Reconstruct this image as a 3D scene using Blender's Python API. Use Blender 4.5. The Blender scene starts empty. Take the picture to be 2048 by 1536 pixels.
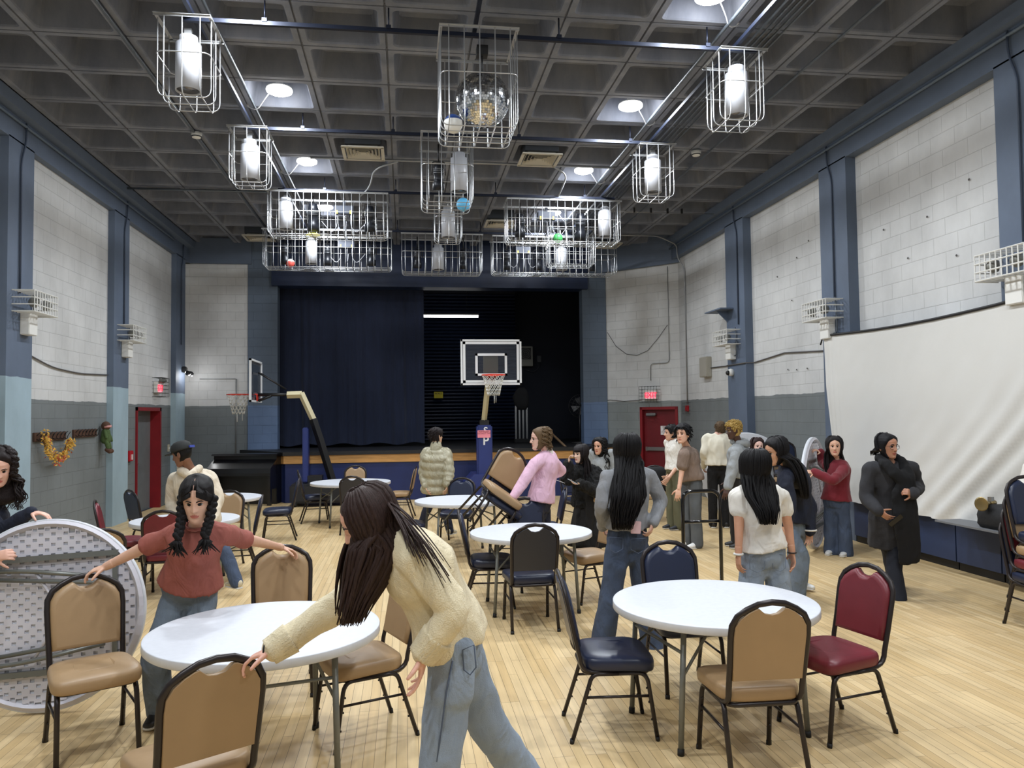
import bpy, bmesh, math, random
import numpy as np
from mathutils import Vector, Matrix, noise as mnoise
random.seed(7)
SC=bpy.context.scene; C=SC.collection
PI=math.pi
# ---------------------------------------------------------------- camera
CAMZ=1.89; FPX=1538.7; YAW,PIT,ROL=.13778,.03993,-.01195
_cy,_sy=math.cos(YAW),math.sin(YAW); _cp,_sp=math.cos(PIT),math.sin(PIT)
FW=Vector((_sy*_cp,_cy*_cp,_sp)); _r=Vector((_cy,-_sy,0)); _u=_r.cross(FW)
RT=math.cos(ROL)*_r+math.sin(ROL)*_u; UP=-math.sin(ROL)*_r+math.cos(ROL)*_u
cam=bpy.data.cameras.new('camera'); cam.sensor_width=36; cam.lens=FPX/2048*36; cam.clip_end=100
co=bpy.data.objects.new('camera',cam); C.objects.link(co)
co.matrix_world=Matrix(((RT.x,UP.x,-FW.x,0),(RT.y,UP.y,-FW.y,0),(RT.z,UP.z,-FW.z,CAMZ),(0,0,0,1)))
SC.camera=co
def W(px,py,Y):
    """world point seen at photo pixel (px,py) standing at depth Y down the hall"""
    d=FW+RT*((px-1024)/FPX)-UP*((py-768)/FPX); return Vector((0,0,CAMZ))+d*(Y/d.y)
def WX(px,py,X):
    d=FW+RT*((px-1024)/FPX)-UP*((py-768)/FPX); return Vector((0,0,CAMZ))+d*(X/d.x)
# ---------------------------------------------------------------- world, exposure
w=bpy.data.worlds.new('world'); SC.world=w; w.use_nodes=True
w.node_tree.nodes['Background'].inputs[0].default_value=(.5,.55,.65,1); w.node_tree.nodes['Background'].inputs[1].default_value=.05
SC.view_settings.view_transform='Standard'; SC.view_settings.look='None'; SC.view_settings.gamma=1; SC.view_settings.exposure=0.0
GX0,GY0,GS,HC=-4.028,8.906,.9596,6.153       # waffle ceiling grid
LAMPS=[(GX0+GS*i,GY0+GS*j) for j in (-10.5,-7.5,-4.5,-1.5,1.5,4.5,7.5) for i in (2.5,7.5)]
LPOW=98
for k,(x,y) in enumerate(LAMPS):
    l=bpy.data.lights.new('ceiling_lamp_light','AREA'); l.shape='DISK'; l.size=.36; l.energy=LPOW; l.color=(.9,.95,1); l.spread=PI
    o=bpy.data.objects.new('ceiling_lamp_light',l); C.objects.link(o); o.location=(x,y,HC-.03)
    l=bpy.data.lights.new('ceiling_lamp_glow','POINT'); l.shadow_soft_size=.12; l.energy=20; l.color=(.97,.98,1)
    o=bpy.data.objects.new('ceiling_lamp_glow',l); C.objects.link(o); o.location=(x,y,HC-.02)
# ---------------------------------------------------------------- materials
def lin(c): return tuple((v/255/12.92 if v<=10 else ((v/255+.055)/1.055)**2.4) for v in c)
MT={}
def mat(name,rgb,rough=.6,metal=0,var=0,vscale=4,bump=0,bscale=60,emit=0,stretch=None,coat=0,alpha=1,trans=0,sheen=0,rgb2=None,coord='Object',fb=0):
    if name in MT: return MT[name]
    m=bpy.data.materials.new(name); m.use_nodes=True; nt=m.node_tree; N=nt.nodes; L=nt.links; b=N['Principled BSDF']
    c=lin(rgb); b.inputs['Base Color'].default_value=(*c,1); b.inputs['Roughness'].default_value=rough; b.inputs['Metallic'].default_value=metal
    if coat: b.inputs['Coat Weight'].default_value=coat; b.inputs['Coat Roughness'].default_value=.15
    if sheen: b.inputs['Sheen Weight'].default_value=sheen
    if trans: b.inputs['Transmission Weight'].default_value=trans
    if alpha<1: b.inputs['Alpha'].default_value=alpha
    if emit: b.inputs['Emission Color'].default_value=(*c,1); b.inputs['Emission Strength'].default_value=emit
    if var or bump or rgb2:
        tc=N.new('ShaderNodeTexCoord'); mp=N.new('ShaderNodeMapping'); L.new(tc.outputs[coord],mp.inputs[0])
        if stretch: mp.inputs['Scale'].default_value=stretch
        if var or rgb2:
            n=N.new('ShaderNodeTexNoise'); n.inputs['Scale'].default_value=vscale; n.inputs['Detail'].default_value=5; L.new(mp.outputs[0],n.inputs[0])
            r=N.new('ShaderNodeValToRGB'); L.new(n.outputs[0],r.inputs[0])
            c2=lin(rgb2) if rgb2 else tuple(v*(1-var) for v in c); c1=c if rgb2 else tuple(min(1,v*(1+var)) for v in c)
            r.color_ramp.elements[0].color=(*c2,1); r.color_ramp.elements[1].color=(*c1,1)
            r.color_ramp.elements[0].position=.3; r.color_ramp.elements[1].position=.7
            L.new(r.outputs[0],b.inputs['Base Color'])
        if bump:
            n=N.new('ShaderNodeTexNoise'); n.inputs['Scale'].default_value=bscale; n.inputs['Detail'].default_value=3; L.new(mp.outputs[0],n.inputs[0])
            bp=N.new('ShaderNodeBump'); bp.inputs['Strength'].default_value=bump; bp.inputs['Distance'].default_value=.01
            L.new(n.outputs[0],bp.inputs['Height']); L.new(bp.outputs[0],b.inputs['Normal'])
    if fb:  # soft cloth creases
        tc=N.new('ShaderNodeTexCoord'); mp=N.new('ShaderNodeMapping'); mp.inputs['Scale'].default_value=(1,1,.55); mp.inputs['Rotation'].default_value=(.3,.5,0); L.new(tc.outputs['Object'],mp.inputs[0])
        n=N.new('ShaderNodeTexNoise'); n.inputs['Scale'].default_value=9; n.inputs['Detail'].default_value=2.5; n.inputs['Distortion'].default_value=1.2; L.new(mp.outputs[0],n.inputs[0])
        b2=N.new('ShaderNodeBump'); b2.inputs['Strength'].default_value=fb; b2.inputs['Distance'].default_value=.05; L.new(n.outputs[0],b2.inputs['Height'])
        old=b.inputs['Normal'].links[0].from_socket if b.inputs['Normal'].links else None
        if old: L.new(old,b2.inputs['Normal'])
        L.new(b2.outputs[0],b.inputs['Normal'])
    MT[name]=m; return m
def wallmat(name,hi,lo,zs,axis,rough=.65,block=True):
    """painted concrete block: paint colour changes at height zs; courses of block along the given axis"""
    m=bpy.data.materials.new(name); m.use_nodes=True; nt=m.node_tree; N=nt.nodes; L=nt.links; b=N['Principled BSDF']
    g=N.new('ShaderNodeNewGeometry'); s=N.new('ShaderNodeSeparateXYZ'); L.new(g.outputs['Position'],s.inputs[0])
    # slightly wavering paint line
    nz=N.new('ShaderNodeTexNoise'); nz.inputs['Scale'].default_value=3; L.new(g.outputs['Position'],nz.inputs[0])
    ad=N.new('ShaderNodeMath'); ad.operation='MULTIPLY_ADD'; L.new(nz.outputs[0],ad.inputs[0]); ad.inputs[1].default_value=.05; ad.inputs[2].default_value=-.025+0
    a2=N.new('ShaderNodeMath'); a2.operation='ADD'; L.new(s.outputs[2],a2.inputs[0]); L.new(ad.outputs[0],a2.inputs[1])
    gt=N.new('ShaderNodeMath'); gt.operation='GREATER_THAN'; L.new(a2.outputs[0],gt.inputs[0]); gt.inputs[1].default_value=zs
    mx=N.new('ShaderNodeMix'); mx.data_type='RGBA'; L.new(gt.outputs[0],mx.inputs[0])
    mx.inputs[6].default_value=(*lin(lo),1); mx.inputs[7].default_value=(*lin(hi),1)
    # scuffs and patchy paint
    n2=N.new('ShaderNodeTexNoise'); n2.inputs['Scale'].default_value=1.3; n2.inputs['Detail'].default_value=8; n2.inputs['Roughness'].default_value=.6
    mp=N.new('ShaderNodeMapping'); mp.inputs['Scale'].default_value=(1,1,.7); L.new(g.outputs['Position'],mp.inputs[0]); L.new(mp.outputs[0],n2.inputs[0])
    mr=N.new('ShaderNodeMapRange'); mr.inputs[1].default_value=.3; mr.inputs[2].default_value=.7; mr.inputs[3].default_value=.8; mr.inputs[4].default_value=1.06; L.new(n2.outputs[0],mr.inputs[0])
    mu=N.new('ShaderNodeMix'); mu.data_type='RGBA'; mu.blend_type='MULTIPLY'; mu.inputs[0].default_value=1; L.new(mx.outputs[2],mu.inputs[6]); L.new(mr.outputs[0],mu.inputs[7])
    out=mu.outputs[2]
    if block:
        cb=N.new('ShaderNodeCombineXYZ'); L.new(s.outputs[{'x':0,'y':1}[axis]],cb.inputs[0]); L.new(s.outputs[2],cb.inputs[1])
        bt=N.new('ShaderNodeTexBrick'); L.new(cb.outputs[0],bt.inputs[0])
        bt.inputs['Scale'].default_value=1; bt.inputs['Mortar Size'].default_value=.005; bt.inputs['Mortar Smooth'].default_value=.5
        bt.inputs['Brick Width'].default_value=.43; bt.inputs['Row Height'].default_value=.213
        bt.inputs['Color1'].default_value=(1,1,1,1); bt.inputs['Color2'].default_value=(.97,.97,.97,1); bt.inputs['Mortar'].default_value=(.82,.82,.82,1)
        m2=N.new('ShaderNodeMix'); m2.data_type='RGBA'; m2.blend_type='MULTIPLY'; m2.inputs[0].default_value=1; L.new(out,m2.inputs[6]); L.new(bt.outputs[0],m2.inputs[7]); out=m2.outputs[2]
        bp=N.new('ShaderNodeBump'); bp.inputs['Strength'].default_value=.6; bp.inputs['Distance'].default_value=.008; bp.invert=True
        L.new(bt.outputs[1],bp.inputs['Height']); L.new(bp.outputs[0],b.inputs['Normal'])
    L.new(out,b.inputs['Base Color']); b.inputs['Roughness'].default_value=rough
    MT[name]=m; return m
# ---------------------------------------------------------------- mesh builder
class MB:
    def __init__(s): s.v=[]; s.f=[]; s.m=[]; s.s=[]
    def add(s,vs,fs,smooth=False,mi=0,T=None):
        b=len(s.v)
        if T is not None: vs=[T@Vector(v) for v in vs]
        s.v+= [tuple(v) for v in vs]; s.f+=[tuple(b+i for i in f) for f in fs]; s.m+=[mi]*len(fs); s.s+=[smooth]*len(fs)
        return s
    def box(s,c,sz,R=None,mi=0,bev=0):
        x,y,z=[q/2 for q in sz]
        if bev:
            bm=bmesh.new(); bmesh.ops.create_cube(bm,size=1)
            for v in bm.verts: v.co=Vector((v.co.x*2*x,v.co.y*2*y,v.co.z*2*z))
            bmesh.ops.bevel(bm,geom=bm.edges[:],offset=bev,segments=2,affect='EDGES')
            bm.verts.index_update(); vs=[v.co.copy() for v in bm.verts]; fs=[[v.index for v in f.verts] for f in bm.faces]; bm.free()
        else:
            vs=[Vector((a*x,b*y,c_*z)) for c_ in(-1,1) for b in(-1,1) for a in(-1,1)]
            fs=[(0,2,3,1),(4,5,7,6),(0,1,5,4),(2,6,7,3),(0,4,6,2),(1,3,7,5)]
        T=Matrix.Translation(Vector(c))@(R.to_4x4() if R is not None else Matrix.Identity(4))
        return s.add(vs,fs,False,mi,T)
    def tube(s,pts,r,n=8,closed=False,mi=0,lat=None,smooth=True,rb=None):
        """swept tube; r number or list; rb = second radius (list) across; lat = lateral direction of r"""
        P=[Vector(p) for p in pts]; k=len(P)
        R=[r]*k if not hasattr(r,'__len__') else list(r)
        RB=R if rb is None else ([rb]*k if not hasattr(rb,'__len__') else list(rb))
        vs=[]; up=None
        for i in range(k):
            if closed: t=(P[(i+1)%k]-P[i-1])
            else: t=P[min(i+1,k-1)]-P[max(i-1,0)]
            if t.length<1e-9: t=Vector((0,0,1))
            t.normalize()
            if lat is not None:
                l_=lat[i] if isinstance(lat,list) else lat
                a=Vector(l_); a=(a-t*a.dot(t)); 
                if a.length<1e-6: a=t.orthogonal()
                a.normalize()
            else:
                if up is None: up=t.orthogonal().normalized()
                a=(up-t*up.dot(t)); 
                if a.length<1e-6: a=t.orthogonal()
                a.normalize(); up=a
            b=t.cross(a)
            for j in range(n):
                q=2*PI*j/n+ (PI/n if n==4 else 0); vs.append(P[i]+a*(R[i]*math.cos(q))+b*(RB[i]*math.sin(q)))
        fs=[]
        for i in range(k if closed else k-1):
            for j in range(n):
                a0=i*n+j;a1=i*n+(j+1)%n;i2=((i+1)%k)*n
                fs.append((a0,a1,i2+(j+1)%n,i2+j))
        if not closed: fs+= [tuple(range(n-1,-1,-1)),tuple((k-1)*n+j for j in range(n))]
        return s.add(vs,fs,smooth,mi)
    def caps(s,pts,r,n=14,lat=None,rb=None,mi=0):
        """tube with round ends (for bodies)"""
        P=[Vector(p) for p in pts]; k=len(P); R=[r]*k if not hasattr(r,'__len__') else list(r)
        RB=R[:] if rb is None else ([rb]*k if not hasattr(rb,'__len__') else list(rb))
        d0=(P[0]-P[1]).normalized(); d1=(P[-1]-P[-2]).normalized()
        A=[];RA=[];RC=[]
        for q in (80,50,20): m_=min(R[0],RB[0]); A.append(P[0]+d0*m_*math.sin(math.radians(q))*.9); f=math.cos(math.radians(q)); RA.append(R[0]*f);RC.append(RB[0]*f)
        B=[];RD=[];RE=[]
        for q in (20,50,80): m_=min(R[-1],RB[-1]); B.append(P[-1]+d1*m_*math.sin(math.radians(q))*.9); f=math.cos(math.radians(q)); RD.append(R[-1]*f);RE.append(RB[-1]*f)
        L_=lat
        if isinstance(lat,list): L_=[lat[0]]*3+lat+[lat[-1]]*3
        return s.tube(A+P+B,RA+R+RD,n,lat=L_,rb=RC+RB+RE,mi=mi)
    def lathe(s,prof,c=(0,0,0),n=24,mi=0,R=None,smooth=True):
        vs=[];fs=[]
        for (r,z) in prof:
            for j in range(n): q=2*PI*j/n; vs.append((r*math.cos(q),r*math.sin(q),z))
        for i in range(len(prof)-1):
            for j in range(n): fs.append((i*n+j,i*n+(j+1)%n,(i+1)*n+(j+1)%n,(i+1)*n+j))
        fs+=[tuple(range(n-1,-1,-1)),tuple((len(prof)-1)*n+j for j in range(n))]
        T=Matrix.Translation(Vector(c))@(R.to_4x4() if R is not None else Matrix.Identity(4))
        return s.add(vs,fs,smooth,mi,T)
    def sphere(s,c,r,n=16,mi=0,R=None):
        rx,ry,rz=(r,r,r) if not hasattr(r,'__len__') else r
        prof=[(math.cos(-PI/2+PI*(i+.02)/(n//2+.04))*1,math.sin(-PI/2+PI*(i+.02)/(n//2+.04))) for i in range(n//2+1)]
        T=Matrix.Translation(Vector(c))@(R.to_4x4() if R is not None else Matrix.Identity(4))@Matrix.Diagonal((rx,ry,rz,1))
        k=MB().lathe(prof,(0,0,0),n); return s.add(k.v,k.f,True,mi,T)
    def prism(s,poly,d0,d1,plane='xz',mi=0,T=None):
        """polygon in a plane extruded from d0 to d1 along the third axis"""
        f={'xz':lambda a,b,d:(a,d,b),'xy':lambda a,b,d:(a,b,d),'yz':lambda a,b,d:(d,a,b)}[plane]
        n=len(poly); vs=[f(a,b,d0) for a,b in poly]+[f(a,b,d1) for a,b in poly]
        fs=[tuple(range(n)),tuple(range(2*n-1,n-1,-1))]+[(i,n+i,n+(i+1)%n,(i+1)%n) for i in range(n)]
        return s.add(vs,fs,False,mi,T)
    def rings(s,rings_,smooth=True,cap=True,mi=0,T=None):
        n=len(rings_[0]); vs=[p for r in rings_ for p in r]; fs=[]
        for i in range(len(rings_)-1):
            for j in range(n): fs.append((i*n+j,i*n+(j+1)%n,(i+1)*n+(j+1)%n,(i+1)*n+j))
        s.add(vs,fs,smooth,mi,T)
        if cap: s.f+=[tuple(range(len(s.v)-len(vs)+n-1,len(s.v)-len(vs)-1,-1)),tuple(range(len(s.v)-n,len(s.v)))]; s.m+=[mi]*2; s.s+=[False]*2
        return s
    def mesh(s,name):
        me=bpy.data.meshes.new(name); me.from_pydata(s.v,[],s.f); me.update()
        me.polygons.foreach_set('material_index',s.m); me.polygons.foreach_set('use_smooth',s.s)
        bm=bmesh.new(); bm.from_mesh(me); bmesh.ops.recalc_face_normals(bm,faces=bm.faces[:]); bm.to_mesh(me); bm.free()
        return me
    def build(s,name,m,parent=None,label=None,cat=None,group=None,kind=None,loc=None):
        o=bpy.data.objects.new(name,s.mesh(name)); C.objects.link(o)
        for q in (m if isinstance(m,(list,tuple)) else [m]): o.data.materials.append(q)
        if parent is not None: o.parent=parent
        if loc is not None: o.location=loc
        return tag(o,label,cat,group,kind)
def tag(o,label=None,cat=None,group=None,kind=None):
    if label: o['label']=label
    if cat: o['category']=cat
    if group: o['group']=group
    if kind: o['kind']=kind
    return o
def empty(name,loc,rz=0,label=None,cat=None,group=None,kind=None):
    o=bpy.data.objects.new(name,None); C.objects.link(o); o.location=loc; o.rotation_euler=(0,0,rz); o.empty_display_size=.1
    return tag(o,label,cat,group,kind)
def copy_tree(o,parent=None,kids=None):
    if kids is None:
        kids={}
        for q in C.objects:
            if q.parent: kids.setdefault(q.parent.name,[]).append(q)
    c=o.copy(); C.objects.link(c); c.parent=parent
    for ch in kids.get(o.name,[]): copy_tree(ch,c,kids)
    return c
def Rz(a): return Matrix.Rotation(a,3,'Z')
def Rx(a): return Matrix.Rotation(a,3,'X')
def Ry(a): return Matrix.Rotation(a,3,'Y')
def text(name,body,size,m,parent,loc,rot,ext=.001,font_bold=False,align='CENTER'):
    cu=bpy.data.curves.new(name,'FONT'); cu.body=body; cu.size=size; cu.extrude=ext; cu.align_x=align; cu.align_y='CENTER'
    if font_bold: cu.offset=size*.02
    t=bpy.data.objects.new(name,cu); C.objects.link(t)
    dg=bpy.context.evaluated_depsgraph_get(); dg.update()
    me=bpy.data.meshes.new_from_object(t.evaluated_get(dg)); C.objects.unlink(t); bpy.data.objects.remove(t)
    o=bpy.data.objects.new(name,me); C.objects.link(o); me.materials.clear(); me.materials.append(m); o.parent=parent; o.location=loc; o.rotation_euler=rot
    return o
def arc(p0,p1,p2,n=5):
    """rounded corner points from p0 through corner p1 to p2 (quadratic)"""
    p0,p1,p2=Vector(p0),Vector(p1),Vector(p2)
    return [p0*(1-t)**2+p1*2*t*(1-t)+p2*t*t for t in [i/n for i in range(n+1)]]
def rpath(pts,r,n=4,closed=False):
    P=[Vector(p) for p in pts]; out=[]; k=len(P)
    for i in range(k):
        if not closed and i in (0,k-1): out.append(P[i]); continue
        a=P[i-1]-P[i]; b=P[(i+1)%k]-P[i]; ra=min(r,a.length*.45); rb=min(r,b.length*.45)
        out+=arc(P[i]+a.normalized()*ra,P[i],P[i]+b.normalized()*rb,n)
    return out
# ---------------------------------------------------------------- the setting
LW,RW,LC,RC_,YB,YE=-5.25,6.62,-5.14,6.46,-4.6,19.4
WHITE=(208,209,209); GREY=(118,124,126); SLATE=(94,107,127); LBLUE=(158,180,192); NAVY=(24,38,82)
m_side=wallmat('painted_block_side',WHITE,GREY,2.19,'y'); m_back=wallmat('painted_block_back',WHITE,GREY,2.19,'x')
m_slb=wallmat('slate_block',(96,110,128),(102,124,158),2.19,'x')
m_col=wallmat('slate_column',SLATE,SLATE,2.5,'y',block=False); m_coll=wallmat('slate_and_pale_blue_column',SLATE,LBLUE,2.47,'y',block=False)
m_beam=mat('slate_beam',SLATE,.6,var=.06)
MB().box((.7,7.4,-.05),(12.1,24.1,.1)).build('floor',None,kind='structure').data.materials.clear()
fl=bpy.data.objects['floor']
def floormat():
    m=bpy.data.materials.new('maple_strip_floor'); m.use_nodes=True; nt=m.node_tree; N=nt.nodes; L=nt.links; b=N['Principled BSDF']
    g=N.new('ShaderNodeNewGeometry'); s=N.new('ShaderNodeSeparateXYZ'); L.new(g.outputs['Position'],s.inputs[0])
    cb=N.new('ShaderNodeCombineXYZ'); L.new(s.outputs[1],cb.inputs[0]); L.new(s.outputs[0],cb.inputs[1])
    bt=N.new('ShaderNodeTexBrick'); L.new(cb.outputs[0],bt.inputs[0]); bt.offset=.37; bt.offset_frequency=3
    for k_,v in (('Scale',1),('Mortar Size',.0012),('Mortar Smooth',.2),('Brick Width',.85),('Row Height',.061),('Bias',-.1)): bt.inputs[k_].default_value=v
    bt.inputs['Color1'].default_value=(*lin((220,194,148)),1); bt.inputs['Color2'].default_value=(*lin((204,174,124)),1); bt.inputs['Mortar'].default_value=(*lin((96,76,52)),1)
    mp=N.new('ShaderNodeMapping'); mp.inputs['Scale'].default_value=(30,1.4,1); L.new(g.outputs['Position'],mp.inputs[0])
    n=N.new('ShaderNodeTexNoise'); n.inputs['Scale'].default_value=1; n.inputs['Detail'].default_value=6; L.new(mp.outputs[0],n.inputs[0])
    n2=N.new('ShaderNodeTexNoise'); n2.inputs['Scale'].default_value=.9; n2.inputs['Detail'].default_value=6; L.new(g.outputs['Position'],n2.inputs[0])
    mr=N.new('ShaderNodeMapRange'); mr.inputs[1].default_value=.3; mr.inputs[2].default_value=.7; mr.inputs[3].default_value=.87; mr.inputs[4].default_value=1.07; L.new(n.outputs[0],mr.inputs[0])
    mr2=N.new('ShaderNodeMapRange'); mr2.inputs[1].default_value=.35; mr2.inputs[2].default_value=.65; mr2.inputs[3].default_value=.9; mr2.inputs[4].default_value=1.05; L.new(n2.outputs[0],mr2.inputs[0])
    mm=N.new('ShaderNodeMath'); mm.operation='MULTIPLY'; L.new(mr.outputs[0],mm.inputs[0]); L.new(mr2.outputs[0],mm.inputs[1])
    mu=N.new('ShaderNodeMix'); mu.data_type='RGBA'; mu.blend_type='MULTIPLY'; mu.inputs[0].default_value=1; L.new(bt.outputs[0],mu.inputs[6]); L.new(mm.outputs[0],mu.inputs[7])
    L.new(mu.outputs[2],b.inputs['Base Color']); b.inputs['Roughness'].default_value=.42; b.inputs['Specular IOR Level'].default_value=.4
    bp=N.new('ShaderNodeBump'); bp.inputs['Strength'].default_value=.15; bp.inputs['Distance'].default_value=.002; bp.invert=True; L.new(bt.outputs[1],bp.inputs['Height']); L.new(bp.outputs[0],b.inputs['Normal'])
    return m
fl.data.materials.append(floormat())
# side walls, with real openings for the left door
DY0,DY1,DZ=15.97,17.5,2.13
mb=MB()
mb.box((LW-.15,(YB+DY0)/2,HC/2+.2),(.3,DY0-YB,HC+.4)); mb.box((LW-.15,(DY1+YE+.3)/2,HC/2+.2),(.3,YE+.3-DY1,HC+.4)); mb.box((LW-.15,(DY0+DY1)/2,(HC+.4+DZ)/2),(.3,DY1-DY0,HC+.4-DZ))
mb.build('wall_left',m_side,kind='structure')
MB().box((RW+.15,(YB+17.95)/2+.1,HC/2+.2),(.3,17.95-YB+.2,HC+.4)).build('wall_right',m_side,kind='structure')
MB().box((.7,YB-.15,HC/2+.2),(12.5,.3,HC+.4)).build('wall_rear',m_back,kind='structure')
# stage wall: left block panel, slate piers, header
mb=MB(); mb.box(((LW-3.79)/2,YE+.15,HC/2+.2),(-3.79-LW,.3,HC+.4)); mb.build('wall_back',m_back,kind='structure')
OX0,OX1,OZ=-3.09,4.54,5.2
MB().box(((-3.79+OX0)/2,YE+.13,HC/2+.2),(OX0+3.79,.34,HC+.4)).build('trim_1',m_slb,kind='structure')
MB().box(((5.17+OX1)/2,YE+.13,HC/2+.2),(5.17-OX1,.34,HC+.4)).build('trim_2',m_slb,kind='structure')
m_navyhdr=mat('navy_header_paint',(20,36,68),.5,var=.1)
MB().box(((OX0+OX1)/2,YE+.05,(OZ-.1+HC+.3)/2),(OX1-OX0+.24,.5,HC+.4-OZ)).build('trim_3',m_navyhdr,kind='structure')
# angled wall to the right of the stage with the exit door opening
AD=Vector((1.45,-1.45,0)).normalized(); AN=Vector((-1,-1,0)).normalized(); A0=Vector((5.17,19.4,0)); AL=2.05
RA=Matrix((( AD.x,-AN.x,0),(AD.y,-AN.y,0),(0,0,1)))   # local x along the wall, local y into the wall
def awall(mb,x0,x1,z0,z1,d0=0,d1=.3): mb.box(A0+AD*((x0+x1)/2)-AN*((d0+d1)/2)+Vector((0,0,(z0+z1)/2)),(x1-x0,d1-d0,z1-z0),R=RA)
mb=MB(); ED0,ED1,EZ=.95,1.97,2.04
awall(mb,-.1,ED0,0,HC+.3); awall(mb,ED1,AL+.15,0,HC+.3); awall(mb,ED0,ED1,EZ,HC+.3); mb.build('wall_corner',wallmat('painted_block_corner',WHITE,(134,140,140),2.19,'x'),kind='structure')
# beams along the tops of the walls
mb=MB()
mb.prism([(LW-.05,5.64),(LC,5.64),(LC,5.97),(-5.02,6.0),(-5.0,HC+.001),(LW-.05,HC+.001)],YB,YE+.05,'xz'); mb.build('trim_4',m_beam,kind='structure')
mb=MB(); mb.prism([(RW+.05,5.64),(RC_,5.64),(RC_,5.97),(6.38,6.0),(6.36,HC+.001),(RW+.05,HC+.001)],YB,18.1,'xz'); mb.build('trim_5',m_beam,kind='structure')
mb=MB(); mb.box(((LW-3.7)/2,YE-.03,5.95),(-3.7-LW,.12,.62)); mb.build('trim_6',m_beam,kind='structure')
mb=MB(); awall(mb,-.1,AL+.1,5.55,HC+.2,-.1,0); mb.build('trim_7',m_beam,kind='structure')
k=8
for (y0,y1) in ((-.2,.5),(3.4,4.1),(7.1,7.8),(10.78,11.48),(14.5,15.25),(18.25,18.97)):
    MB().box(((LW-.05+LC)/2,(y0+y1)/2,2.83),(LC-LW+.05,y1-y0,5.66)).build('trim_%d'%k,m_coll,kind='structure'); k+=1
for (y0,y1) in ((-.4,.3),(3.2,3.95),(6.8,7.55),(10.45,11.19),(13.95,14.79)):
    MB().box(((RW+.05+RC_)/2,(y0+y1)/2,2.83),(RW-RC_+.05,y1-y0,5.66)).build('trim_%d'%k,m_col,kind='structure'); k+=1
# waffle ceiling
def ceilmat():
    m=bpy.data.materials.new('bare_concrete_waffle'); m.use_nodes=True; nt=m.node_tree; N=nt.nodes; L=nt.links; b=N['Principled BSDF']
    g=N.new('ShaderNodeNewGeometry'); n=N.new('ShaderNodeTexNoise'); n.inputs['Scale'].default_value=2.2; n.inputs['Detail'].default_value=9; n.inputs['Roughness'].default_value=.65
    mp=N.new('ShaderNodeMapping'); mp.inputs['Scale'].default_value=(1,1,.4); L.new(g.outputs['Position'],mp.inputs[0]); L.new(mp.outputs[0],n.inputs[0])
    r=N.new('ShaderNodeValToRGB'); L.new(n.outputs[0],r.inputs[0]); r.color_ramp.elements[0].position=.3; r.color_ramp.elements[1].position=.72
    r.color_ramp.elements[0].color=(*lin((102,108,122)),1); r.color_ramp.elements[1].color=(*lin((136,140,150)),1)
    L.new(r.outputs[0],b.inputs['Base Color']); b.inputs['Roughness'].default_value=.9
    bp=N.new('ShaderNodeBump'); bp.inputs['Strength'].default_value=.3; bp.inputs['Distance'].default_value=.01; L.new(n.outputs[0],bp.inputs['Height']); L.new(bp.outputs[0],b.inputs['Normal'])
    return m
def rrect(hx,hy,r,n=3):
    out=[]
    for (sx,sy,a0) in ((1,1,0),(-1,1,90),(-1,-1,180),(1,-1,270)):
        for i in range(n+1):
            a=math.radians(a0+90*i/n); out.append((sx*(hx-r)+r*math.cos(a),sy*(hy-r)+r*math.sin(a)))
    return out
mb=MB(); h=GS/2
gr=.008
sq=rrect(1,1,.03)
for i in range(-1,11):
    for j in range(-14,12):
        cx,cy=GX0+GS*(i+.5),GY0+GS*(j+.5)
        if cy>19.9: continue
        R0=[(cx+a*h,cy+b*h,HC+.03) for a,b in sq]; R1=[(cx+a*(h-gr),cy+b*(h-gr),HC+.03) for a,b in sq]; R1b=[(cx+a*(h-gr-.004),cy+b*(h-gr-.004),HC) for a,b in sq]
        R2=[(cx+a,cy+b,HC) for a,b in rrect(.405,.405,.06)]; R3=[(cx+a,cy+b,HC+.02) for a,b in rrect(.395,.395,.06)]; R4=[(cx+a,cy+b,HC+.33) for a,b in rrect(.335,.335,.05)]; R5=[(cx+a,cy+b,HC+.36) for a,b in rrect(.305,.305,.05)]
        mb.rings([R0,R1,R1b,R2,R3,R4,R5],smooth=False,cap=False); b=len(mb.v)-16; mb.f.append(tuple(range(b,b+16))); mb.m.append(0); mb.s.append(False)
ce=mb.build('ceiling',ceilmat(),kind='structure')
MB().box((.7,7.4,HC+.6),(12.6,24.6,.1)).build('ceiling',mat('slab',(60,60,60)),kind='structure')
# ================================================================ stage
m_deck=mat('black_stage_paint',(26,27,30),.45,var=.25,vscale=8); m_maple=mat('stage_wood_band',(196,146,84),.5,var=.18,vscale=3,stretch=(1,1,8)); m_navyp=mat('navy_stage_front',(25,40,92),.55,var=.12)
m_blk=mat('dark_stage_wall',(14,20,34),.8); m_shut=mat('dark_roller_shutter',(22,32,54),.4,.3)
zD,zW=1.12,1.04
poly=[(-3.95,YE-.01),(-2.68,17.6),(4.15,17.6),(5.25,19.1),(5.1,YE-.01)]
def off(pl,d): # shift the front edges outwards
    return [(pl[0][0]-d,pl[0][1]),(pl[1][0]-d*.5,pl[1][1]-d),(pl[2][0]+d*.5,pl[2][1]-d),(pl[3][0]+d,pl[3][1]),pl[4]]
st=empty('stage',(0,0,0),label='raised stage with navy front, orange wood band and black deck',cat='stage')
MB().prism(off(poly,.03),zD-.08,zD,'xy').prism([(OX0+.01,YE-.02),(OX1-.01,YE-.02),(OX1-.01,YE+.37),(OX0+.01,YE+.37)],zD-.08,zD,'xy').prism([(-5.95,YE+.36),(6.95,YE+.36),(6.95,23.95),(-5.95,23.95)],zD-.08,zD,'xy').build('deck',m_deck,st)
MB().prism(off(poly,0),.86,zD-.08,'xy').build('wood_band',m_maple,st)
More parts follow.
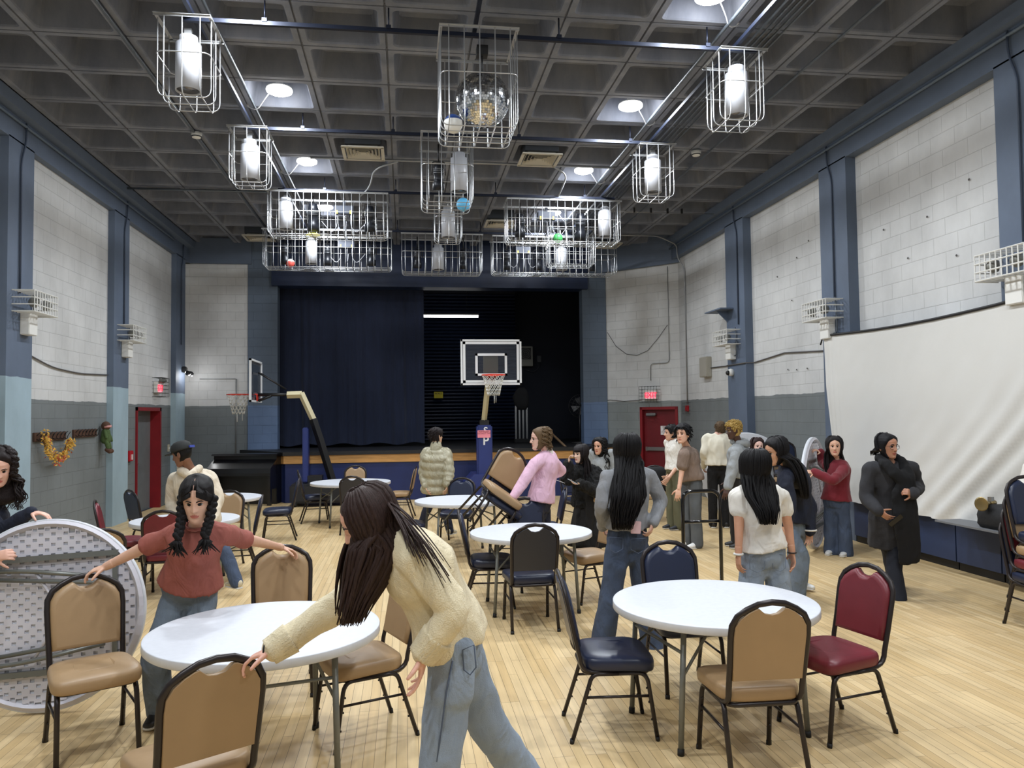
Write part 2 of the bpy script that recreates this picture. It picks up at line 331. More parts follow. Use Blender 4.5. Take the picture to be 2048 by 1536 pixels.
MB().prism([(poly[0][0]+.03,poly[0][1]),(poly[1][0]+.03,poly[1][1]+.03),(poly[2][0]-.03,poly[2][1]+.03),(poly[3][0]-.03,poly[3][1]+.02),poly[4]],0,.86,'xy').build('base_panel',m_navyp,st)
MB().box((.7,24.1,3.5),(13.5,.2,7)).build('wall_stage_back',m_blk,kind='structure')
MB().box((-6.1,21.8,3.5),(.2,4.8,7)).build('wall_stage_left',m_blk,kind='structure')
MB().box((7.1,21.8,3.5),(.2,4.8,7)).build('wall_stage_right',m_blk,kind='structure')
MB().box((.7,21.9,6.6),(13.5,4.6,.15)).build('ceiling',m_blk,kind='structure')
# curtain
a=W(540,700,19.95).x; b=W(848,700,19.95).x
vs=[];fs=[];nx=150;nz=14
for i in range(nx+1):
    x=a+(b-a)*i/nx
    for j in range(nz+1):
        t=j/nz; z=1.19+(5.6-1.19)*t; amp=.045*(1-.45*t)
        y=19.95+amp*math.sin(x*9+1.5*math.sin(x*2.3))+amp*.6*math.sin(x*23+math.sin(x*5)*2+t)+.02*math.sin(z*3+x*4)
        vs.append((x,y,z+ (.03*math.sin(x*7) if j==0 else 0)))
for i in range(nx):
    for j in range(nz): p=i*(nz+1)+j; fs.append((p,p+nz+1,p+nz+2,p+1))
cu=MB(); cu.add(vs,fs,True); cu.add([(x,y+.015,z) for x,y,z in vs],[f[::-1] for f in fs],True)
cu.build('stage_curtain',mat('navy_velvet',(21,31,56),.9,sheen=.2,var=.15,vscale=6,stretch=(6,1,.5)),label='dark navy stage curtain drawn across the left half of the stage',cat='curtain')
# roller shutter at the back of the stage
x0,x1=W(790,700,23.4).x,W(1031,700,23.4).x
mb=MB(); z=zD
while z<5.6:
    mb.prism([(23.45,z),(23.40,z+.02),(23.38,z+.05),(23.40,z+.08),(23.45,z+.1)],x0,x1,'yz'); z+=.105
sh=mb.build('roller_shutter',m_shut,label='dark slatted roller shutter closing the back of the stage',cat='shutter')
MB().box(((x0+x1)/2,23.35,5.75),(x1-x0,.3,.3)).build('shutter_box',m_blk,sh)
tl=empty('tube_light',(1.16,22,4.74),label='glowing white tube light hung above the stage',cat='light')
MB().box((0,0,.05),(1.9,.09,.05)).build('housing',mat('dull_grey_metal',(70,72,76),.5,.5),tl); MB().tube([(-.93,0,0),(.93,0,0)],.045,10).build('tube',mat('tube_glow',(255,255,255),emit=9),tl)
MB().tube([(-.6,0,.07),(-.6,0,1.8)],.006,5).build('wire',mat('wire_dark',(40,40,42)),tl); MB().tube([(.6,0,.07),(.6,0,1.8)],.006,5).build('wire',MT['wire_dark'],tl)
p=W(877,790,23.3); y_=empty('warning_sign',p,label='small yellow notice on the dark roller shutter',cat='sign')
MB().box((0,0,0),(.27,.012,.19)).build('plate',mat('yellow_sign',(205,190,40)),y_); text('lettering','WAKE',.08,mat('ink',(20,20,20)),y_,(0,-.008,.04),(PI/2,0,0))
p=W(1050,713,23.87); h_=empty('wall_heater',p,label='grey metal fan heater high on the dark stage wall behind the backboard',cat='heater')
m_gm=mat('grey_metal',(122,122,116),.5,.2)
MB().box((0,0,0),(.46,.24,.62),bev=.01).build('case',m_gm,h_); MB().box((0,-.125,.08),(.34,.02,.36)).build('grille',mat('black_plastic',(18,18,20),.5),h_)
mb=MB(); [mb.tube([(r*math.cos(q),-.14,.08+r*math.sin(q)) for q in [2*PI*i/20 for i in range(20)]],.005,5,closed=True) for r in (.05,.1,.15)]; mb.build('fan_guard',m_gm,h_)
p=W(1078,718,23.955); o=empty('junction_box',p,label='small dark junction box on the stage wall right of the heater',cat='box'); MB().box((0,0,0),(.13,.08,.2),bev=.01).build('box',mat('dk_box',(50,54,60),.5),o); MB().tube(rpath([(0,-.03,-.1),(-.02,-.05,-.3),(-.2,-.05,-.42),(-.45,-.05,-.34)],.12),.008,6).build('cable',MT['dull_grey_metal'],o)
# pedestal fan
p=W(1160,812,19.75); f_=empty('pedestal_fan',(p.x,p.y,zD),label='dark wire pedestal fan half hidden behind the right pier of the stage',cat='fan')
hz=p.z-zD; mb=MB()
for q in range(18): a=2*PI*q/18; mb.tube([(0,-.12,hz),(.2*math.cos(a),-.11,hz+.2*math.sin(a)),(.3*math.cos(a),0,hz+.3*math.sin(a))],.004,4)
for r,y in((.3,0),(.22,-.1),(.12,-.12)): mb.tube([(r*math.cos(2*PI*i/28),y,hz+r*math.sin(2*PI*i/28)) for i in range(28)],.005,5,closed=True)
m_dm=mat('dark_metal',(52,52,54),.45,.5); mb.build('guard',m_dm,f_)
mb=MB()
for q in range(4):
    a=PI/2*q; mb.add([(0,-.03,hz),(.24*math.cos(a),-.01,hz+.24*math.sin(a)),(.24*math.cos(a+.7),-.06,hz+.24*math.sin(a+.7)),(.05*math.cos(a+.9),-.05,hz+.05*math.sin(a+.9))],[(0,1,2,3)])
mb.build('blades',mat('fan_blade',(88,88,90),.4,.3),f_); MB().tube([(0,.06,0),(0,.06,hz)],.02,8).lathe([(.22,0),(.22,.03),(.03,.05)],(0,.06,0)).build('stand',m_dm,f_)
# folded white stands and bag on the stage
p=W(1044,880,20.6); g_=empty('folded_canopy',(p.x,p.y,zD),label='bundle of folded white canopy poles with a black bag standing on the stage',cat='canopy')
m_wp=mat('dull_white_pole',(170,172,174),.5)
for i in range(4): MB().tube([(-.16+.1*i,0,.12),(-.16+.1*i,.0,.95),(-.13+.08*i,0,1.15)],.028,8).build('pole',m_wp,g_)
MB().rings([[(a*s+.02*math.sin(z*9),b*s,z) for a,b in rrect(.22,.1,.08)] for z,s in ((.9,.5),(1.05,.9),(1.25,1.0),(1.42,.7),(1.5,.3))]).build('bag',mat('black_cloth',(16,17,20),.9),g_)
MB().box((0,0,.06),(.42,.2,.12),bev=.02).build('base',MT['black_cloth'],g_)
MB().tube([W(1098,862,18.9),W(1142,904,17.9)],.03,6).build('handrail_board',mat('brown_rail',(112,88,62),.6),label='brown wooden handrail sloping down at the right of the stage',cat='handrail')
# ================================================================ doors, exit signs
m_red=mat('red_door_paint',(128,18,28),.45,var=.1); m_redd=mat('dark_red_door',(104,16,26),.45,var=.12); m_gdoor=mat('grey_door',(104,110,112),.5,var=.08); m_steel=mat('steel',(150,150,150),.35,.8); m_white=mat('white_paint',(226,226,222),.5)
d=empty('door_1',(LW,0,0),kind='structure')
MB().box((-.2,(DY0+DY1)/2,DZ/2),(.05,DY1-DY0,DZ)).build('leaf',m_gdoor,d)
MB().box((-.1,DY1-.04,DZ/2),(.26,.08,DZ)).box((-.1,DY0+.03,DZ/2),(.26,.06,DZ)).box((-.1,(DY0+DY1)/2,DZ-.035),(.26,DY1-DY0,.07)).build('frame',m_red,d)
lv=MB().lathe([(.035,0),(.035,.02),(.015,.03),(.015,.07)],(-.175,16.35,1.0),12,R=Ry(PI/2)).tube([(-.11,16.35,1.0),(-.11,16.5,.98)],.012,8).build('door_handle',m_steel,d)
MB().box((-.17,16.15,1.5),(.01,.1,.42)).build('notice',m_white,d)
d=empty('door_2',A0,math.atan2(AD.y,AD.x),kind='structure')
MB().box(((ED0+ED1)/2,.12,EZ/2-.02),(ED1-ED0-.1,.05,EZ-.04)).build('leaf',m_redd,d)
MB().box((ED0+.03,.1,EZ/2),(.07,.24,EZ)).box((ED1-.03,.1,EZ/2),(.07,.24,EZ)).box(((ED0+ED1)/2,.1,EZ-.03),(ED1-ED0,.24,.07)).build('frame',m_red,d)
MB().box(((ED0+ED1)/2,.06,1.0),(.74,.05,.09),bev=.01).box((ED0+.14,.075,1.0),(.05,.08,.1)).build('push_bar',m_steel,d)
MB().box((ED0+.28,.05,1.86),(.26,.09,.06),bev=.01).tube([(ED0+.3,.02,1.83),(ED0+.45,-.08,1.82),(ED0+.16,.0,1.82)],.01,6).build('door_closer',m_steel,d)
sg=MB().box((ED0+.67,.09,1.46),(.32,.008,.22)).build('notice',mat('paper_white',(232,230,230),.7),d)
for i,t in enumerate(('EMERGENCY','EXIT ONLY','ALARM WILL','SOUND IF DOOR','IS OPENED')): text('lettering',t,.036,mat('maroon_ink',(96,20,40)),d,(ED0+.67,.084,1.54-.04*i),(PI/2,0,0))
def wire_cage(mb,x0,x1,y0,y1,z0,z1,nx,nz,r=.005):
    """box cage, back at y1 open"""
    for i in range(nx+1):
        x=x0+(x1-x0)*i/nx; mb.tube([(x,y1,z0),(x,y0,z0),(x,y0,z1),(x,y1,z1)],r,5,smooth=False)
    for j in range(nz+1):
        z=z0+(z1-z0)*j/nz; mb.tube([(x0,y1,z),(x0,y0,z),(x1,y0,z),(x1,y1,z)],r,5,smooth=False)
    return mb
m_glow=mat('red_exit_glow',(255,60,84),emit=1.6); m_pinkp=mat('pale_pink_panel',(255,170,185),emit=.5)
def exit_sign(loc,rz,label,heads):
    e=empty('exit_sign',loc,rz,label=label,cat='exit sign')
    MB().box((0,-.05,0),(.36,.08,.24),bev=.008).build('housing',m_white,e)
    MB().box((.03 if not heads else 0,-.095,-.02),(.28,.006,.17)).build('face',m_pinkp,e)
    text('lettering','EXIT',.17,m_glow,e,(.03 if not heads else 0,-.101,-.02),(PI/2,0,0),font_bold=True)
    wire_cage(MB(),-.24,.24,-.2,0,-.2,.2,6,5,.0045).build('guard',mat('guard_dark',(70,72,70),.5,.5),e)
    if heads:
        for s in(-1,1): MB().lathe([(.05,0),(.055,.04),(.03,.09)],(s*.07,-.1,.14),12,R=Rx(PI/2)).build('lamp_head',m_gm,e)
    return e
tt=AD*1.27; p=A0+tt
ex=exit_sign((p.x,p.y,W(1307,789,p.y).z),math.atan2(AD.y,AD.x),'caged red EXIT sign over the dark red door',False)
ex2=exit_sign((LW,17.2,2.56),PI/2,'caged red EXIT sign with two lamp heads over the grey door',True)
# ================================================================ caged lamps over the hall
m_wire=mat('galvanised_wire',(188,190,192),.35,.75); m_can=mat('white_can',(172,174,180),.35); m_in=mat('can_reflector',(120,120,124),.25,.9); m_unist=mat('black_strut',(28,34,50),.4,.4); m_bl=MT['black_plastic']
def big_cage(x0,x1,y0,y1,zt,zb,nx,ny,hoops,label,group=None,rim=.035):
    c=Vector(((x0+x1)/2,(y0+y1)/2,zt)); e=empty('lamp_cage',c,label=label,cat='cage',group=group)
    a,b=(x1-x0)/2,(y1-y0)/2; H=zt-zb; r=.0065; cr=min(.09,a*.5,b*.5)
    f=MB(); 
    f.box((0,-b,0),(2*a+rim,rim,.006)).box((0,b,0),(2*a+rim,rim,.006)).box((-a,0,0),(rim,2*b,.006)).box((a,0,0),(rim,2*b,.006))
    f.box((0,-b,-.012),(2*a+rim,.005,.024)).box((0,b,-.012),(2*a+rim,.005,.024)).build('rim',m_wire,e)
    for i in range(nx):
        x=-a+2*a*(i+.5)/nx; MB().tube(rpath([(x,-b,0),(x,-b,-H),(x,b,-H),(x,b,0)],cr),r,5).build('wire',m_wire,e)
    for i in range(ny):
        y=-b+2*b*(i+.5)/ny; MB().tube(rpath([(-a,y,0),(-a,y,-H),(a,y,-H),(a,y,0)],cr),r,5).build('wire',m_wire,e)
    for k in range(hoops):
        z=-H*(k+1)/(hoops+1)*.95; MB().tube(rpath([(-a,-b,z),(a,-b,z),(a,b,z),(-a,b,z)],cr,closed=True),r,5,closed=True).build('hoop',m_wire,e)
    return e
def can_lamp(p,label,zt=5.86,h=.5,r=.125):
    e=empty('can_light',p,label=label,cat='light',group=None)
    MB().lathe([(r*.72,.06),(r*.72,0),(r,0-.02),(r,-h),(r-.012,-h),(r-.012,-h+.12)],(0,0,h/2),24).build('can',m_can,e)
    MB().lathe([(r-.013,-.0),(r*.5,.16),(.02,.18)],(0,0,-h/2+.015),24).build('reflector',m_in,e)
    MB().tube([(0,0,h/2+.05),(0,0,zt-p[2])],.013,6).box((0,0,zt-p[2]-.03),(.07,.06,.06)).build('stem',m_wire,e)
    return e
def stage_lamp(p,label,s=1,tilt=.2,rz=0):
    e=empty('stage_light',p,rz,label=label,cat='stage light')
    R=Rx(tilt)
    MB().lathe([(.0,.2*s),(.06*s,.19*s),(.085*s,.1*s),(.085*s,.02*s),(.075*s,0),(.075*s,-.1*s),(.095*s,-.12*s),(.095*s,-.24*s),(.085*s,-.24*s)],(0,0,0),16,R=R).build('body',mat('black_lamp_housing',(22,25,32),.4,.3),e)
    MB().tube(rpath([(-.11*s,0,0),(-.11*s,0,.22*s),(.11*s,0,.22*s),(.11*s,0,0)],.05),.008,6).tube([(0,0,.22*s),(0,0,5.86-p[2])],.012,6).build('yoke',m_bl,e)
    mb=MB(); [mb.lathe([(.1*s,0),(.1*s,.012)],(0,0,0),16,R=R) if False else mb.tube([R@Vector((.088*s*math.cos(q),.088*s*math.sin(q),z)) for q in [2*PI*i/16 for i in range(16)]],.005,4,closed=True) for z in (.03,.06,.09)]
    mb.build('cooling_fins',mat('dull_silver',(120,122,126),.4,.7),e)
    return e
def power_box(p,label):
    e=empty('power_box',p,label=label,cat='power box'); MB().box((0,0,0),(.34,.1,.15),bev=.01).box((0,0,.11),(.05,.03,.1)).build('case',mat('slate_case',(60,66,80),.5),e)
    for s in (-1,1): MB().box((s*.12,-.055,-.05),(.03,.01,.06)).build('warning_label',mat('yellow_label',(228,196,84)),e)
    for s in (-1,.1,1): MB().tube(rpath([(s*.12,0,-.07),(s*.12,0,-.3),(s*.22,.02,-.42),(s*.4,.03,-.2)],.1),.006,5).build('cable',mat('pale_cable',(170,172,180),.5),e)
    return e
def ball(p,r,m,label,name='ball',cat='ball',m2=None):
    o=MB().sphere((0,0,0),r,20)
    if m2:
        for i,f in enumerate(o.f):
            zc=sum(o.v[j][2] for j in f)/len(f)
            if zc>r*.25: o.m[i]=1
    o=o.build(name,[m,m2] if m2 else m,label=label,cat=cat,loc=p); return o
ZT=5.87
big_cage(-2.41,-1.9,7.79,8.34,ZT,5.08,3,3,1,'nearest small wire cage on the left, around a white can light')
can_lamp((-2.17,8.08,5.47),'white can light in the nearest left wire cage')
big_cage(-2.37,-1.87,10.73,11.26,ZT,5.12,3,3,1,'second small wire cage on the left, around a white can light')
can_lamp((-2.14,11.05,5.47),'white can light in the second left wire cage')
big_cage(3.44,3.95,7.83,8.36,ZT,5.1,3,3,1,'nearest small wire cage on the right, around a white can light')
can_lamp((3.74,8.15,5.49),'white can light in the nearest right wire cage')
big_cage(3.46,3.98,10.8,11.32,ZT,5.1,3,3,1,'second small wire cage on the right, around a white can light')
can_lamp((3.73,11.1,5.47),'white can light in the second right wire cage')
big_cage(.38,1.17,7.69,8.48,ZT,4.86,5,5,1,'square wire cage around the mirror ball')
big_cage(.25,.97,10.66,11.48,ZT,4.9,4,4,1,'tall wire cage behind the mirror ball, holding a blue ball')
can_lamp((.79,11.0,5.37),'white can light in the tall cage behind the mirror ball')
stage_lamp((.5,11.15,5.4),'black stage light beside the can light in the tall centre cage',.9)
big_cage(.55,1.04,13.81,14.35,ZT,5.08,3,3,1,'small wire cage in the middle of the third row')
can_lamp((.8,14.1,5.42),'white can light in the small centre cage of the third row')
big_cage(-.06,1.7,16.72,17.35,ZT,5.03,12,4,1,'wide wire cage right in front of the stage header, middle one')
can_lamp((.74,17.05,5.38),'white can light in the wide centre cage at the stage')
stage_lamp((.28,17.05,5.4),'black stage light left of the can light in the wide centre cage',1.0); stage_lamp((1.3,17.05,5.4),'black stage light right of the can light in the wide centre cage',1.0)
big_cage(-2.38,-.3,13.75,14.33,ZT,5.12,15,4,1,'wide wire cage on the left of the third row, full of lamps')
can_lamp((-2.1,14.05,5.5),'white can light at the left end of the third row wide cage')
stage_lamp((-1.62,14.05,5.5),'black stage light next to the can light in the left third row cage',1.15); stage_lamp((-.62,14.05,5.5),'black stage light at the right end of the left third row cage',1.05,.3)
power_box((-1.08,14.05,5.62),'slate power box with yellow labels in the left third row cage')
big_cage(1.88,4.02,13.84,14.42,ZT,5.1,15,4,1,'wide wire cage on the right of the third row, full of lamps')
can_lamp((3.78,14.12,5.5),'white can light at the right end of the third row wide cage')
stage_lamp((2.15,14.12,5.45),'black stage light at the left end of the right third row cage',1.0); stage_lamp((3.3,14.12,5.45),'black stage light next to the can light in the right third row cage',1.15)
power_box((2.65,14.12,5.62),'slate power box with yellow labels in the right third row cage')
big_cage(-2.96,-.28,16.58,17.22,ZT,5.08,18,4,1,'widest wire cage at the left end of the stage header')
can_lamp((-2.0,16.95,5.45),'white can light in the left wide cage at the stage header')
for x in (-2.55,-1.65,-.72): stage_lamp((x,16.95,5.42),{-2.55:'black stage light left of the can light in the left header cage',-1.65:'black stage light right of the can light in the left header cage',-.72:'black stage light at the right end of the left header cage'}[x],1.0,.15)
power_box((-1.25,16.9,5.63),'grey power box in the left wide cage at the stage header')
big_cage(1.95,4.78,16.8,17.42,ZT,5.06,19,4,1,'widest wire cage at the right end of the stage header')
can_lamp((3.55,17.1,5.42),'white can light in the right wide cage at the stage header')
for x in (2.3,3.0,4.25): stage_lamp((x,17.1,5.4),{2.3:'black stage light at the left end of the right header cage',3.0:'black stage light left of the can light in the right header cage',4.25:'black stage light right of the can light in the right header cage'}[x],1.0,.15)
power_box((2.65,17.05,5.6),'grey power box in the right wide cage at the stage header')
_c=big_cage(3.1,4.1,16.05,16.7,ZT,5.12,7,4,1,'smaller wire cage overlapping the right header cage')
for sx in(-.45,.45): MB().tube([(sx,0,-.005),(sx,0,HC-ZT+.02)],.009,6).box((sx,0,0),(.05,.66,.02)).build('hanger_rod',m_unist,_c)
ball((.86,11.2,4.99),.1,mat('blue_ball',(92,176,222),.5),'light blue ball caught in the tall centre cage')
ball((2.86,14.1,5.2),.09,mat('green_ball',(70,170,90),.5),'green ball caught in the right third row cage')
ball((-2.43,16.9,5.2),.09,mat('red_ball',(220,90,80),.5),'red and white ball caught in the left header cage',m2=m_white)
ball((.52,8.05,4.98),.1,m_white,'blue and white ball lying in the mirror ball cage',m2=mat('deep_blue',(30,64,130),.5))
MB().lathe([(.02,.02),(.09,.018),(.13,0),(.13,-.012),(.02,-.01)],(0,0,0),20).build('flying_disc',mat('yellow_disc',(232,224,40),.5),label='yellow flying disc caught in the left third row cage',cat='disc',loc=(-1.62,14.1,5.17))
# mirror ball
mbq=empty('mirror_ball',(.84,8.1,5.27),label='silver mirror ball in the square wire cage',cat='mirror ball')
def mirror_ball(r):
    vs=[];fs=[];n=0;mb=MB();rows=34
    for i in range(rows):
        z0=math.sin(-PI/2+PI*i/rows); th=-PI/2+PI*(i+.5)/rows; k=max(4,int(2*rows*math.cos(th)))
        for j in range(k):
            a0,a1=2*PI*(j+.04)/k,2*PI*(j+.96)/k; t0,t1=-PI/2+PI*(i+.04)/rows,-PI/2+PI*(i+.96)/rows
            jx,jy=random.uniform(-.09,.09),random.uniform(-.09,.09)
            ps=[Vector((math.cos(t)*math.cos(a),math.cos(t)*math.sin(a),math.sin(t)))*r for a,t in ((a0,t0),(a1,t0),(a1,t1),(a0,t1))]
            c=sum(ps,Vector())/4; R=Matrix.Rotation(jx,4,'X')@Matrix.Rotation(jy,4,'Y'); ps=[c*1.004+R@(p-c) for p in ps]
            mb.add(ps,[(0,1,2,3)])
    return mb
mirror_ball(.29).build('mirror_tiles',mat('mirror_tile',(214,216,218),.12,1),mbq)
MB().sphere((0,0,0),.285,24).build('core',mat('ball_core',(60,60,62),.6),mbq)
MB().tube([(0,0,.29),(0,0,.5)],.01,6).box((0,0,.53),(.12,.12,.1)).build('motor',m_bl,mbq)
# strut grid the cages hang from
def strut(a,b,label,name='strut_bar',r=.03): 
    a,b=Vector(a),Vector(b); c=(a+b)/2; d=b-a
    R=Rz(math.atan2(d.y,d.x)); return MB().box((0,0,0),(d.length,.042,.042),R=R).build(name,m_unist if r>.02 else m_steel,label=label,cat='strut',loc=c)
for y,l in ((7.97,'nearest'),(10.92,'second'),(13.86,'third'),(16.78,'farthest')):
    s=strut((-2.2,y,5.91),(3.9,y,5.91),'%s dark strut bar crossing under the waffle ceiling'%l)
    for x in (-.15,1.66,3.33,-1.4):
        MB().tube([(x-.85,0,.02),(x-.85,0,.24)],.009,6).box((x-.85,0,.03),(.05,.06,.04)).build('hanger_rod',m_unist,s)
for x,l in ((-2.1,'left'),(3.66,'right')): strut((x,-2,5.955),(x,17,5.955),'long %s strut bar running down the hall'%l)
strut((.75,-2,5.97),(.75,8,5.97),'dark strut bar running overhead to the mirror ball')
for k,(x,z,r) in enumerate(((-2.0,6.11,.02),(-2.2,6.12,.016),(-3.07,6.12,.02),(3.9,6.1,.014),(3.97,6.1,.014),(4.04,6.1,.014),(4.11,6.1,.014),(4.18,6.1,.014),(4.9,6.11,.018),(3.5,6.1,.022))):
    MB().tube([(x,-3,z),(x,18,z)],r,6).build('conduit',mat('dull_conduit',(96,104,112),.4,.4),label=['right one of the pair of conduits above the left strut bar','left one of the pair of conduits above the left strut bar','single conduit on the ceiling rib far left','leftmost of the bundle of five ceiling conduits','second from the left of the five bundled ceiling conduits','middle one of the five bundled ceiling conduits','fourth from the left of the five bundled ceiling conduits','rightmost of the bundle of five ceiling conduits','single conduit on the rib right of the bundle','thick conduit left of the conduit bundle'][k],cat='conduit')
MB().tube([(-1.5,12.6,6.08),(3.6,12.6,6.08)],.018,6).build('conduit',mat('pale_conduit',(150,152,154),.4,.4),label='conduit crossing the ceiling behind the air diffusers',cat='conduit')
MB().tube([(-5.0,14.7,6.1),(-2.5,14.7,6.1)],.02,6).build('conduit',MT['dull_conduit'],label='conduit crossing the ceiling at the far left',cat='conduit')
for (x0_,x1_,l) in ((-.9,-.1,'left'),(2.5,3.3,'right')):
    MB().tube(rpath([(x1_ if l=='left' else x0_,12.6,6.06),((x0_+x1_)/2,12.9,6.03),((x0_+x1_)/2-.1,13.7,5.95),(x0_+.1,14.0,5.85)] if l=='left' else [(x0_,12.6,6.06),(x0_+.3,12.9,6.03),(x0_+.35,13.7,5.98),(x0_+.3,14.0,5.85)],.3),.014,6).build('flex_cable',mat('flex',(150,154,158),.4),label='pale flexible cable drooping to the %s third row cage'%l,cat='cable')
# round ceiling lamps
m_disc=mat('lamp_disc',(255,255,255),emit=14)
for (x,y) in LAMPS:
    side='left' if x<0 else 'right'; n_=round((y-GY0)/GS/3+.5)
    lab='round glowing ceiling lamp in a coffer, %s row, %s'%(side,{0:'nearest one in view',1:'second one from the front',2:'third one from the front',3:'farthest one above the stage cages'}.get(n_,{-1:'just behind the camera',-2:'well behind the camera',-3:'at the rear end of the hall'}.get(n_,'rear')))
    e=empty('ceiling_lamp',(x,y,HC+.06),label=lab,cat='ceiling lamp')
    MB().lathe([(.02,-.045),(.12,-.035),(.165,-.012),(.17,.005),(.165,.02)],(0,0,0),28).build('diffuser',m_disc,e)
    MB().lathe([(.168,.02),(.168,.035),(.05,.06),(.04,.25)],(0,0,0),24).build('housing',m_white,e)
    sx=-1 if side=='left' else 1
    MB().tube(rpath([(sx*.12,.08,.03),(sx*.25,.2,-.08),(sx*.35,.35,-.14),(sx*.5,.42,-.06)],.1),.008,5).box((sx*.52,.43,-.03),(.12,.08,.05)).build('cord',mat('white_cord',(220,222,226),.5),e)
# air diffusers and smoke detectors
def diffuser(x,y,z,label,s=.3):
    e=empty('air_diffuser',(x,y,z),label=label,cat='vent')
    mm=mat('cream_vent',(196,192,180),.5)
    MB().box((0,-s,0),(2*s+.04,.05,.02)).box((0,s,0),(2*s+.04,.05,.02)).box((-s,0,0),(.05,2*s,.02)).box((s,0,0),(.05,2*s,.02)).build('frame',mm,e)
    for k in range(5):
        a=s*(.86-.17*k); b=a-.035; mb=MB(); 
        R0=[(sx*a,sy*a,-.0) for sx,sy in((1,1),(-1,1),(-1,-1),(1,-1))]; R1=[(sx*b,sy*b,.05) for sx,sy in((1,1),(-1,1),(-1,-1),(1,-1))]
        mb.rings([R0,R1],False,False).build('louvre',mm,e)
    MB().box((0,0,.16),(2*s-.06,2*s-.06,.2)).build('duct',mat('duct_dark',(52,58,66),.6),e)
    return e
diffuser(-.63,12.14,6.02,'cream air diffuser left of the centre, in front of the third row'); diffuser(2.18,12.16,6.02,'cream air diffuser right of the centre, in front of the third row'); diffuser(2.05,16.4,6.02,'far cream air diffuser seen past the right third row cage'); diffuser(-3.3,18.1,6.0,'dark grille low in the far left corner of the ceiling')
diffuser(4.9,18.2,6.0,'dark grille in the far right corner of the ceiling')
for x,l in ((-3.05,'left'),(4.7,'right')):
    e=empty('smoke_detector',(x,11.8,6.1),label='white smoke detector under a ceiling rib on the %s'%l,cat='smoke detector'); MB().lathe([(.03,-.05),(.06,-.045),(.075,-.02),(.08,.03)],(0,0,0),20).build('body',m_white,e); MB().lathe([(.065,-.038),(.078,-.03),(.078,-.025),(.066,-.02)],(0,0,0),20).build('vents',MT['dull_grey_metal'],e)
# ================================================================ caged wall units on the columns
def wall_unit(loc,rz,label):
    """white box with twin lamp heads behind a white bar guard; local -y points into the room"""
    e=empty('emergency_light',loc,rz,label=label,cat='wall light')
    MB().box((0,-.06,-.22),(.24,.12,.3),bev=.008).build('battery_box',m_white,e)
    for s in(-1,1): MB().lathe([(.0,0),(.06,0),(.075,.05),(.05,.1),(.02,.12)],(s*.14,-.16,.06),14,R=Rx(PI/2)@Ry(s*.5)).build('lamp_head',m_gm,e)
    wire_cage(MB(),-.34,.34,-.28,0,-.08,.2,9,3,.009).build('guard',mat('white_guard',(214,214,210),.5),e)
    MB().tube(rpath([(.13,-.04,-.3),(.2,-.03,-.3),(.22,-.03,-.15),(.18,-.03,.25)],.06),.012,6).build('conduit_stub',MT['dull_conduit'],e)
    return e
wall_unit((LC,11.25,3.42),PI/2,'caged white emergency light on the nearest left column')
wall_unit((LC,15.0,3.4),PI/2,'caged white emergency light on the second left column')
wall_unit((RC_,10.95,3.36),-PI/2,'caged white emergency light above the corner of the hanging sheet'); wall_unit((RC_,14.5,3.3),-PI/2,'caged white emergency light on the far right column'); wall_unit((RC_,7.25,3.36),-PI/2,'caged white emergency light at the right edge of the view')
for (x,y,s,l) in ((LC,11.08,1,'dark conduit down the nearest left column'),(LC,14.95,1,'dark conduit down the second left column'),(LC,18.6,1,'dark conduit down the farthest left column'),(RC_,10.8,-1,'dark conduit down the column above the sheet'),(RC_,14.2,-1,'dark conduit down the far right column'),(RC_,7.2,-1,'dark conduit down the column at the right edge')):
    MB().tube(rpath([(x+s*.02,y,3.6),(x+s*.02,y,5.4),(x+s*.03,y+.1,5.7),(x+s*.03,y+.1,5.95)],.1),.014,6).build('conduit',mat('slate_conduit',(60,72,92),.5),label=l,cat='conduit')
for s,x in ((1,LC),(-1,RC_)): MB().tube([(x+s*.03,-3,5.9),(x+s*.03,18,5.9)],.02,6).build('conduit',mat('slate_pipe',(112,128,148),.4),label='slate painted conduit along the top of the %s beam'%('left' if s>0 else 'right'),cat='conduit')
# things on the left wall
def hook_rack(y0,y1,z,label,n):
    e=empty('coat_rack',(LW,(y0+y1)/2,z),label=label,cat='coat rack')
    MB().box((.015,0,0),(.03,y1-y0,.13),bev=.004).build('board',mat('dark_brown_wood',(74,50,38),.6,var=.2),e)
    for i in range(n):
        y=-(y1-y0)/2+(y1-y0)*(i+.5)/n; MB().tube(rpath([(.03,y,-.03),(.07,y,-.05),(.08,y,.0),(.12,y,.06)],.02),.006,5).tube([(.03,y,.02),(.08,y,.07)],.006,5).build('hook',m_bl,e)
    return e
hook_rack(11.77,12.8,1.65,'dark wood hook rack with the autumn garland hanging from it',8); hook_rack(13.08,14.0,1.67,'dark wood hook rack beside the stuffed figure',7)
wr=empty('leaf_garland',(LW+.08,12.3,1.5),label='yellow and orange autumn leaf garland on the left hook rack',cat='garland')
vine=[(0,-.45,.2),(.02,-.38,.05),(.02,-.28,-.1),(.02,-.1,-.17),(.02,.1,-.17),(.02,.25,-.1),(.02,.36,.02),(.02,.42,.03)]
MB().tube(vine,.015,6).build('vine',mat('vine_brown',(120,84,40),.8),wr)
mby,mbr=MB(),MB()
